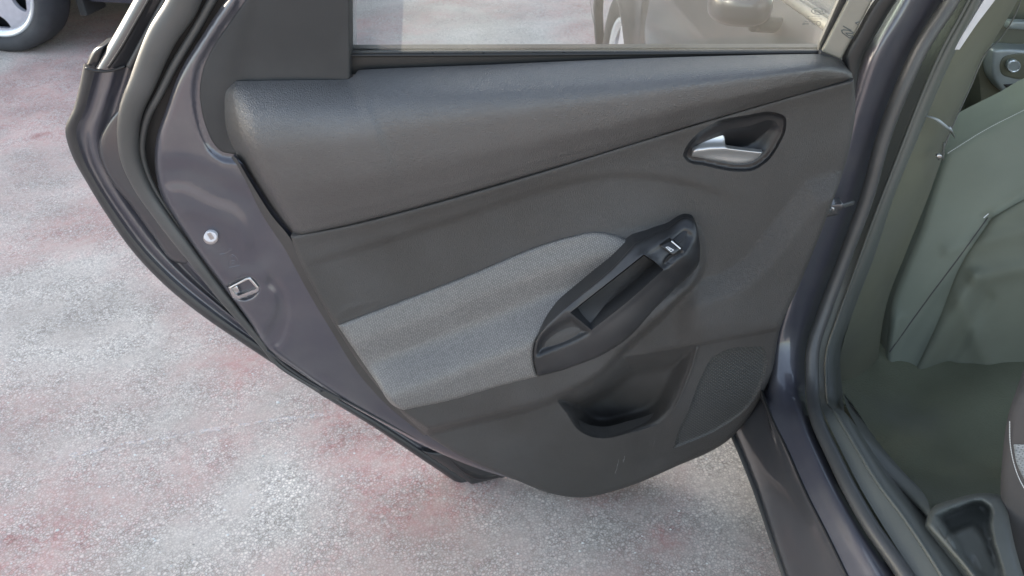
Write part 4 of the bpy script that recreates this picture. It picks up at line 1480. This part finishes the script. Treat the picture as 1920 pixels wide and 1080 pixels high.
bin_in = outline([(1752, 965, 1), (1790, 948), (1845, 938), (1860, 950), (1862, 990), (1880, 1060), (1930, 1190, 1), (1900, 1190, 1), (1840, 1095), (1790, 1030)], 5)
pad_in = outline([(1775, 1000), (1800, 985), (1830, 980), (1845, 995), (1870, 1050), (1935, 1180), (1895, 1180), (1820, 1060)], 5)


def tray_d(p):
    return 0 - 5.0 * sm((sdist(p, bin_in)) / 14) + 2.4 * sm((sdist(p, pad_in)) / 12)


patch('storage_step', tray_pts, tray_d, M['trim'], car, step=7, roll=(12, 1.5), rim=12, mapper=z_map(0.40), rimdir=(0, 0, -1),
      extra=[dense(bin_in, (-12, -8, -4, 0)), dense(pad_in, (-10, -5, 0))], label='grey plastic moulded step below the rear seat')
loft('step_side', [PG[9:], [(1600, 760, ('z', .30)), (1640, 820, ('z', .30)), (1690, 880, ('z', .33)), (1735, 930, ('z', .37)), (1755, 985, ('z', .40)), (1830, 1085, ('z', .40)), (1890, 1190, ('z', .40))]],
     M['trim'], car, nu=60, nv=10)
# rear seat cushion
rs_pts = [(2010, 700, 1), (1960, 705), (1920, 722), (1898, 755), (1886, 800), (1880, 850), (1876, 930), (1882, 1000), (1900, 1060), (1940, 1150), (1980, 1200, 1), (2080, 1200, 1), (2080, 700, 1)]
rmap = y_map(0.85, 0.25)
rs = patch('rear_seat', rs_pts, lambda p: 3 * sm(segdist(p, outline(rs_pts)) / 60), M['seat_side'], car, step=8, roll=(18, 2.5), rim=10, mapper=rmap, rimdir=(0.6, 0.8, 0),
           label='dark cloth rear seat cushion with pale stitching')
rst = catmull(np.array([(1893, 790), (1894, 830), (1900, 865), (1910, 895), (1922, 918), (1940, 945)], float), 36)
rsd = lambda p: 3 * sm(segdist(p, outline(rs_pts)) / 60)
stroke('seat_stitching', [[rst[i], rst[i] * .3 + rst[i + 1] * .7] for i in range(0, 35)], rsd, 0.12, 0.0006, M['thread'], rs, rmap)
patch('seat_insert', [(1900, 833, 1), (2000, 833, 1), (2000, 1000, 1), (1950, 945), (1922, 902), (1906, 868)], lambda p: rsd(p) + 0.25, M['weave2'], rs, step=8, roll=(4, .3), rim=.4, mapper=rmap)

# dashboard with centre console and knob
dmap = y_map(1.95, -0.15)
dash = patch('dashboard', [(1840, -130, 1), (1835, 120), (1850, 260), (1900, 420, 1), (2080, 420, 1), (2080, -130, 1)], lambda p: 0 * p[:, 0], M['trim2'], car, step=25, rim=10, mapper=dmap,
             label='dark dashboard seen past the front seat')
patch('centre_console', [(1858, 92, 1), (1862, 150), (1875, 168), (1900, 188), (1925, 208, 1), (2010, 215, 1), (2010, 85, 1), (1920, 92), (1885, 90)],
      lambda p: 5 + 0 * p[:, 0], M['console'], dash, step=10, roll=(8, 1.2), rim=4, mapper=dmap, label='silver grey centre console panel')
patch('knob_recess', [(1874, 125), (1880, 108), (1900, 101), (1960, 104, 1), (1960, 148, 1), (1895, 146), (1879, 140)], lambda p: 5.3 + 0 * p[:, 0], M['trim2'], dash, step=8, roll=(3, .5), rim=1, mapper=dmap)
kp = [(1901 + 13 * math.cos(a), 124 + 12 * math.sin(a)) for a in np.linspace(0, 2 * math.pi, 26)[:-1]]
patch('control_knob', np.array(kp), lambda p: 6.6 + 0 * p[:, 0], M['console'], dash, step=4, raw=True, roll=(3, .5), rim=1.5, mapper=dmap)
kr = [(1901 + 11 * math.cos(a), 124 + 10 * math.sin(a), 0) for a in np.linspace(0, 2 * math.pi, 26)]
stroke('knob_ring', [[(x, y) for x, y, _ in kr]], lambda p: 6.8 + 0 * p[:, 0], 0, 0.0012, M['lip'], dash, dmap)
patch('console_slot', [(1880, 158, 1), (1960, 152, 1), (1960, 180, 1), (1895, 174, 1)], lambda p: 5.3 + 0 * p[:, 0], M['gloss'], dash, step=8, roll=(3, .4), rim=1, mapper=dmap)
patch('display_shelf', [(1896, 40, 1), (1960, 42, 1), (1960, 58, 1), (1890, 54, 1)], lambda p: 6 + 0 * p[:, 0], M['console'], dash, step=8, roll=(3, .5), rim=2, mapper=dmap)
tube('steering_wheel', [(1925, -40, 1.7), (1918, 0, 1.7), (1905, 28, 1.7), (1880, 60, 1.7), (1862, 80, 1.7)], [0.009], M['trim'], dash, n=24, sides=10) if False else None

# ------------------------------------------------------------------ front of the car seen through the window
YAW = R(3.8)


def carside(s, z, out=0.0):
    """s metres ahead of the pillar, z height, out: metres outboard (towards -x)"""
    x0 = 0.535 - out
    y0 = 1.24 + s
    return np.stack([x0 - math.sin(YAW) * s, 1.24 + s * math.cos(YAW), z], -1)


def prof(z, s):
    b = np.interp(z, [0.18, 0.3, 0.5, 0.66, 0.80, 0.9, 0.96], [0.02, 0.045, 0.075, 0.085, 0.07, 0.035, 0.0])
    bel = 0.96 - 0.035 * s
    return b - 0.05 * sm((s - 1.9) / 1.0)


def side_patch(name, poly, mat, parent, holes=(), step=0.05, flare=None, off=0.0):
    P = np.asarray(poly, float)
    k_ = 1000.0
    def mp(p, d):
        s, z = p[:, 0] / k_, p[:, 1] / k_
        o_ = prof(z, s) + d / 100 + off
        if flare is not None:
            r = np.hypot(s - flare[0], z - flare[1])
            o_ = o_ + 0.03 * np.exp(-((r - flare[2]) / 0.05) ** 2)
        return carside(s, z, o_)
    return patch(name, P * k_, lambda p: 0 * p[:, 0], mat, parent, step=step * k_, raw=True, holes=[np.asarray(h) * k_ for h in holes], rim=3.0, roll=(12, 0.6), mapper=mp, rimdir=(1, 0, 0))


def polyfill(pts, n=30):
    out = []
    P = np.array(pts, float)
    for a, b in zip(P, np.roll(P, -1, 0)):
        k_ = max(1, int(np.linalg.norm(b - a) / 0.05))
        for i in range(k_):
            out.append(a + (b - a) * i / k_)
    return np.array(out)


WS, WZ, WR = 1.52, 0.32, 0.32
arch = [(WS + 0.375 * math.cos(a), WZ + 0.375 * math.sin(a)) for a in np.linspace(math.pi * 1.12, -math.pi * 0.12, 30)]
fd = side_patch('front_door', polyfill([(0.03, 0.24), (1.0, 0.24), (1.06, 0.5), (1.10, 0.92), (0.03, 0.955)]), M['outer'], car)
fd['label'] = 'closed front door of the car seen through the glass'
side_patch('front_fender', np.vstack([polyfill([(1.06, 0.24)])[:1], np.array([[1.13, 0.24]]), np.array(arch), np.array([[1.95, 0.24], [2.45, 0.3], [2.5, 0.6], [2.3, 0.78], [1.7, 0.88], [1.11, 0.915], [1.07, 0.5]])]), M['outer'], car, flare=(WS, WZ, 0.38))
a0 = carside(np.array([0.03]), np.array([0.96]), np.array([0.0]))[0]
# belt strip and front side glass
P1 = np.array([carside(np.array([s]), np.array([0.958 - 0.036 * s]), np.array([0.004]))[0] for s in np.linspace(0.0, 1.05, 20)])
tube('belt_strip', P1, [0.009], M['frame'], car, world=True, n=30, sides=8)
V = []
for s in np.linspace(0.0, 1.1, 12):
    for h in np.linspace(0, 1, 6):
        top = 0.44 * (1 - max(0, s - 0.55) * 1.5)
        z = 0.955 - 0.036 * s + h * top
        q = carside(np.array([s]), np.array([z]), np.array([-0.01 - h * top * 0.30]))[0]
        V.append(q)
F = [(i * 6 + j, (i + 1) * 6 + j, (i + 1) * 6 + j + 1, i * 6 + j + 1) for i in range(11) for j in range(5)]
mesh('side_window', V, F, M['gglass'], car, None)
hx = np.array([carside(np.array([s]), np.array([0.80]), np.array([o_]))[0] for s, o_ in ((0.12, 0.075), (0.15, 0.115), (0.26, 0.118), (0.31, 0.075))])


def wheel(name, c, axis_yaw, r, width, parent, mats, spokes=5, q=1.0):
    """wheel whose face looks along local -X rotated by axis_yaw about Z"""
    Rm = np.array([[math.cos(axis_yaw), -math.sin(axis_yaw), 0], [math.sin(axis_yaw), math.cos(axis_yaw), 0], [0, 0, 1]])
    w_ = empty(name, c, parent)
    cc = np.array(c, float)

    def P3(x, rad, a):
        return Rm @ np.array([x, rad * math.cos(a), rad * math.sin(a)]) + cc

    h = width / 2
    # tyre: lathe
    prof_ = [(-h * .78, r * q * .70), (-h * .98, r * (q * .70 + .04)), (-h * 1.06, r * (q * .35 + .50)), (-h * .98, r * .93), (-h * .80, r * .985), (-h * .5, r), (0, r * 1.002), (h * .5, r), (h * .8, r * .985), (h, r * .9), (h, r * .72)]
    V, F = [], []
    n = 64
    for i in range(n):
        a = 2 * math.pi * i / n
        for x, rr in prof_:
            V.append(P3(x, rr, a))
    m_ = len(prof_)
    for i in range(n):
        for j in range(m_ - 1):
            F.append((i * m_ + j, ((i + 1) % n) * m_ + j, ((i + 1) % n) * m_ + j + 1, i * m_ + j + 1))
    mesh('tyre', V, F, mats[0], w_, None)
    # lip ring
    rp_ = [(-h * .70, r * q * .62), (-h * .86, r * q * .655), (-h * .93, r * q * .69), (-h * .88, r * q * .715), (-h * .6, r * q * .70)]
    V, F = [], []
    for i in range(n):
        a = 2 * math.pi * i / n
        for x, rr in rp_:
            V.append(P3(x, rr, a))
    m_ = len(rp_)
    for i in range(n):
        for j in range(m_ - 1):
            F.append((i * m_ + j, ((i + 1) % n) * m_ + j, ((i + 1) % n) * m_ + j + 1, i * m_ + j + 1))
    mesh('rim_lip', V, F, mats[2], w_, None)
    # disc with openings via constrained triangulation
    ro = r * q * .665
    outer = np.array([(ro * math.cos(a), ro * math.sin(a)) for a in np.linspace(0, 2 * math.pi, 65)[:-1]])
    hs_ = []
    for k_ in range(spokes):
        a = -math.pi / 2 + 2 * math.pi * k_ / spokes
        b_ = outline([(r * q * .585 * math.cos(a + da), r * q * .585 * math.sin(a + da)) for da in (-.30, 0, .30)] + [(r * q * .50 * math.cos(a + .30), r * q * .50 * math.sin(a + .30)), (r * q * .405 * math.cos(a + .16), r * q * .405 * math.sin(a + .16)),
                      (r * q * .405 * math.cos(a - .16), r * q * .405 * math.sin(a - .16)), (r * q * .50 * math.cos(a - .30), r * q * .50 * math.sin(a - .30))], 0.008)
        hs_.append(b_)
        a2 = a + math.pi / spokes
        hs_.append(np.array([(r * q * .185 * math.cos(a2) + r * .040 * math.cos(t), r * q * .185 * math.sin(a2) + r * .040 * math.sin(t)) for t in np.linspace(0, 2 * math.pi, 13)[:-1]]))
    k_ = 1000.0

    def mp(p, d):
        rad = np.hypot(p[:, 0], p[:, 1]) / k_
        x = -h * .80 + 0.035 * (1 - (rad / ro) ** 2) * 0 - 0.02 * np.cos(np.clip(rad / ro, 0, 1) * math.pi / 2) + 0.012 * sm((rad - ro * .86) / (ro * .14)) - d / 100
        L = np.stack([x, p[:, 0] / k_, p[:, 1] / k_], 1)
        return L @ Rm.T + cc
    patch('rim', outer * k_, lambda p: 0 * p[:, 0], mats[1], w_, step=12, raw=True, holes=[q * k_ for q in hs_], rim=2.2, mapper=mp, rimdir=tuple(Rm @ np.array([1, 0, 0])))
    bk = [P3(-h * .15, r * .66, a) for a in np.linspace(0, 2 * math.pi, 33)[:-1]]
    mesh('brake_disc', bk, [tuple(range(32))], mats[3], w_, None, smooth=False)
    return w_


fc_ = carside(np.array([WS]), np.array([WZ]), np.array([-0.035]))[0]
wheel('wheel', tuple(fc_), YAW, WR, 0.205, car, [M['tyre'], M['rim'], M['lip'], M['gloss']])
# mirror on the front door
mc = onY([(1385, 22)], [1.47])[0]
import bmesh
bm = bmesh.new()
bmesh.ops.create_uvsphere(bm, u_segments=28, v_segments=16, radius=1)
for v in bm.verts:
    x, y, z = v.co
    sx = math.copysign(abs(x) ** 0.75, x); sz = math.copysign(abs(z) ** 0.7, z)
    v.co = Vector((mc[0] + sx * 0.055, mc[1] + y * 0.045 - 0.01 * sx, mc[2] + 0.012 + sz * 0.036))
mm = bpy.data.meshes.new('side_mirror')
bm.to_mesh(mm); bm.free()
mir = link('side_mirror', mm, M['outer'], car)
tube('mirror_arm', [mc + np.array([0.03, 0.0, -0.02]), mc + np.array([0.08, 0.02, -0.03]), mc + np.array([0.13, 0.03, -0.035])], [0.016, 0.014, 0.018], M['sail'], mir, world=True, n=10, sides=10)

# rest of the shell closing the cabin: roof, far side, windscreen edge, floor
def quad(name, pts, mat, th=0.02, n=None):
    V = [np.array(p, float) for p in pts]
    nrm = np.cross(V[1] - V[0], V[2] - V[0]); nrm /= np.linalg.norm(nrm)
    V2_ = V + [v + nrm * th for v in V]
    k_ = len(V)
    F = [tuple(range(k_))[::-1], tuple(range(k_, 2 * k_))] + [(i, (i + 1) % k_, (i + 1) % k_ + k_, i + k_) for i in range(k_)]
    return mesh(name, V2_, F, mat, car, None, smooth=False)


roof_o = quad('roof', [(0.80, 0.2, 1.45), (1.75, 0.2, 1.45), (1.66, 1.9, 1.45), (0.72, 1.9, 1.43)], M['outer'], 0.03)
quad('floor_pan', [(0.56, 0.2, 0.20), (1.95, 0.2, 0.20), (1.85, 2.7, 0.20), (0.46, 2.7, 0.20)], M['carpet'], 0.02)
quad('far_side', [(1.99, -0.2, 0.2), (1.80, 2.9, 0.2), (1.80, 2.9, 0.93), (1.99, -0.2, 0.95)], M['outer'], 0.03)
quad('firewall', [(0.50, 2.25, 0.2), (1.85, 2.25, 0.2), (1.85, 2.25, 0.92), (0.48, 2.25, 0.92)], M['carpet'], 0.03)
quad('bonnet', [(0.46, 2.26, 0.90), (1.82, 2.26, 0.92), (1.75, 3.3, 0.74), (0.46, 3.3, 0.72)], M['outer'], 0.02)

# ------------------------------------------------------------------ other car, upper left
wc = onZ([(38, 88)], [0.0])[0]
other = empty('parked_car', (wc[0] - 0.8, wc[1] + 0.2, 0), category='car', label='dark blue parked car at the upper left with silver five-hole alloy wheels')
YW = R(-68)
WR2 = 0.335
RIMK = 1.06
wheel('wheel', (wc[0], wc[1], WR2 - 0.004), R(90 - 10), WR2, 0.20, other, [M['tyre'], M['rim'], M['lip'], M['gloss']], 5, RIMK)
OM = Matrix.Rotation(R(-10), 4, 'Z')


def obox(name, lo, hi, mat, bev=0.02):
    o = box(name, lo, hi, mat, None, bev)
    me = o.data
    off = Vector((wc[0], wc[1], 0)) - Vector(other.location)
    for v in me.vertices:
        v.co = OM @ v.co + off
    o.parent = other
    return o


obox('body', (-3.0, 0.02, 0.64), (1.3, 1.6, 1.0), M['navy'], 0.06)
obox('body', (0.42, 0.02, 0.23), (1.3, 1.6, 0.70), M['navy'], 0.05)
obox('body', (-3.0, 0.02, 0.23), (-0.42, 1.6, 0.70), M['navy'], 0.05)
obox('underbody', (-2.8, 0.30, 0.20), (1.2, 1.5, 0.5), M['black'], 0.02)
obox('cabin', (-2.3, 0.2, 0.95), (0.3, 1.45, 1.4), M['wglass'], 0.15)
obox('mud_flap', (0.38, 0.03, 0.17), (0.42, 0.2, 0.33), M['sail'], 0.005)

# loose grit on the ground
rg = np.random.default_rng(5)
V, F = [], []
for i in range(520):
    px_, py_ = rg.uniform(-80, 1600), rg.uniform(150, 1150) ** 1.0
    p_ = onZ([(px_, py_)], [0.0])[0]
    r_ = rg.uniform(0.0012, 0.0032) * (1.6 if i % 23 == 0 else 1)
    a_ = rg.uniform(0, 6.28)
    q0 = len(V)
    for k_ in range(6):
        t_ = a_ + k_ * math.pi / 3
        V.append(p_ + np.array([math.cos(t_) * r_ * rg.uniform(.7, 1.4), math.sin(t_) * r_ * rg.uniform(.6, 1.1), 0.0001]))
    for k_ in range(3):
        t_ = a_ + k_ * 2.1
        V.append(p_ + np.array([math.cos(t_) * r_ * .5, math.sin(t_) * r_ * .45, r_ * rg.uniform(.5, .9)]))
    for k_ in range(6):
        t1 = q0 + 6 + (k_ // 2) % 3
        t2 = q0 + 6 + ((k_ + 1) // 2) % 3
        F.append((q0 + k_, q0 + (k_ + 1) % 6, t2, t1) if t1 != t2 else (q0 + k_, q0 + (k_ + 1) % 6, t1))
    F.append((q0 + 6, q0 + 7, q0 + 8))
mesh('loose_grit', V, F, M['grit'], None, None, smooth=False, kind='stuff')
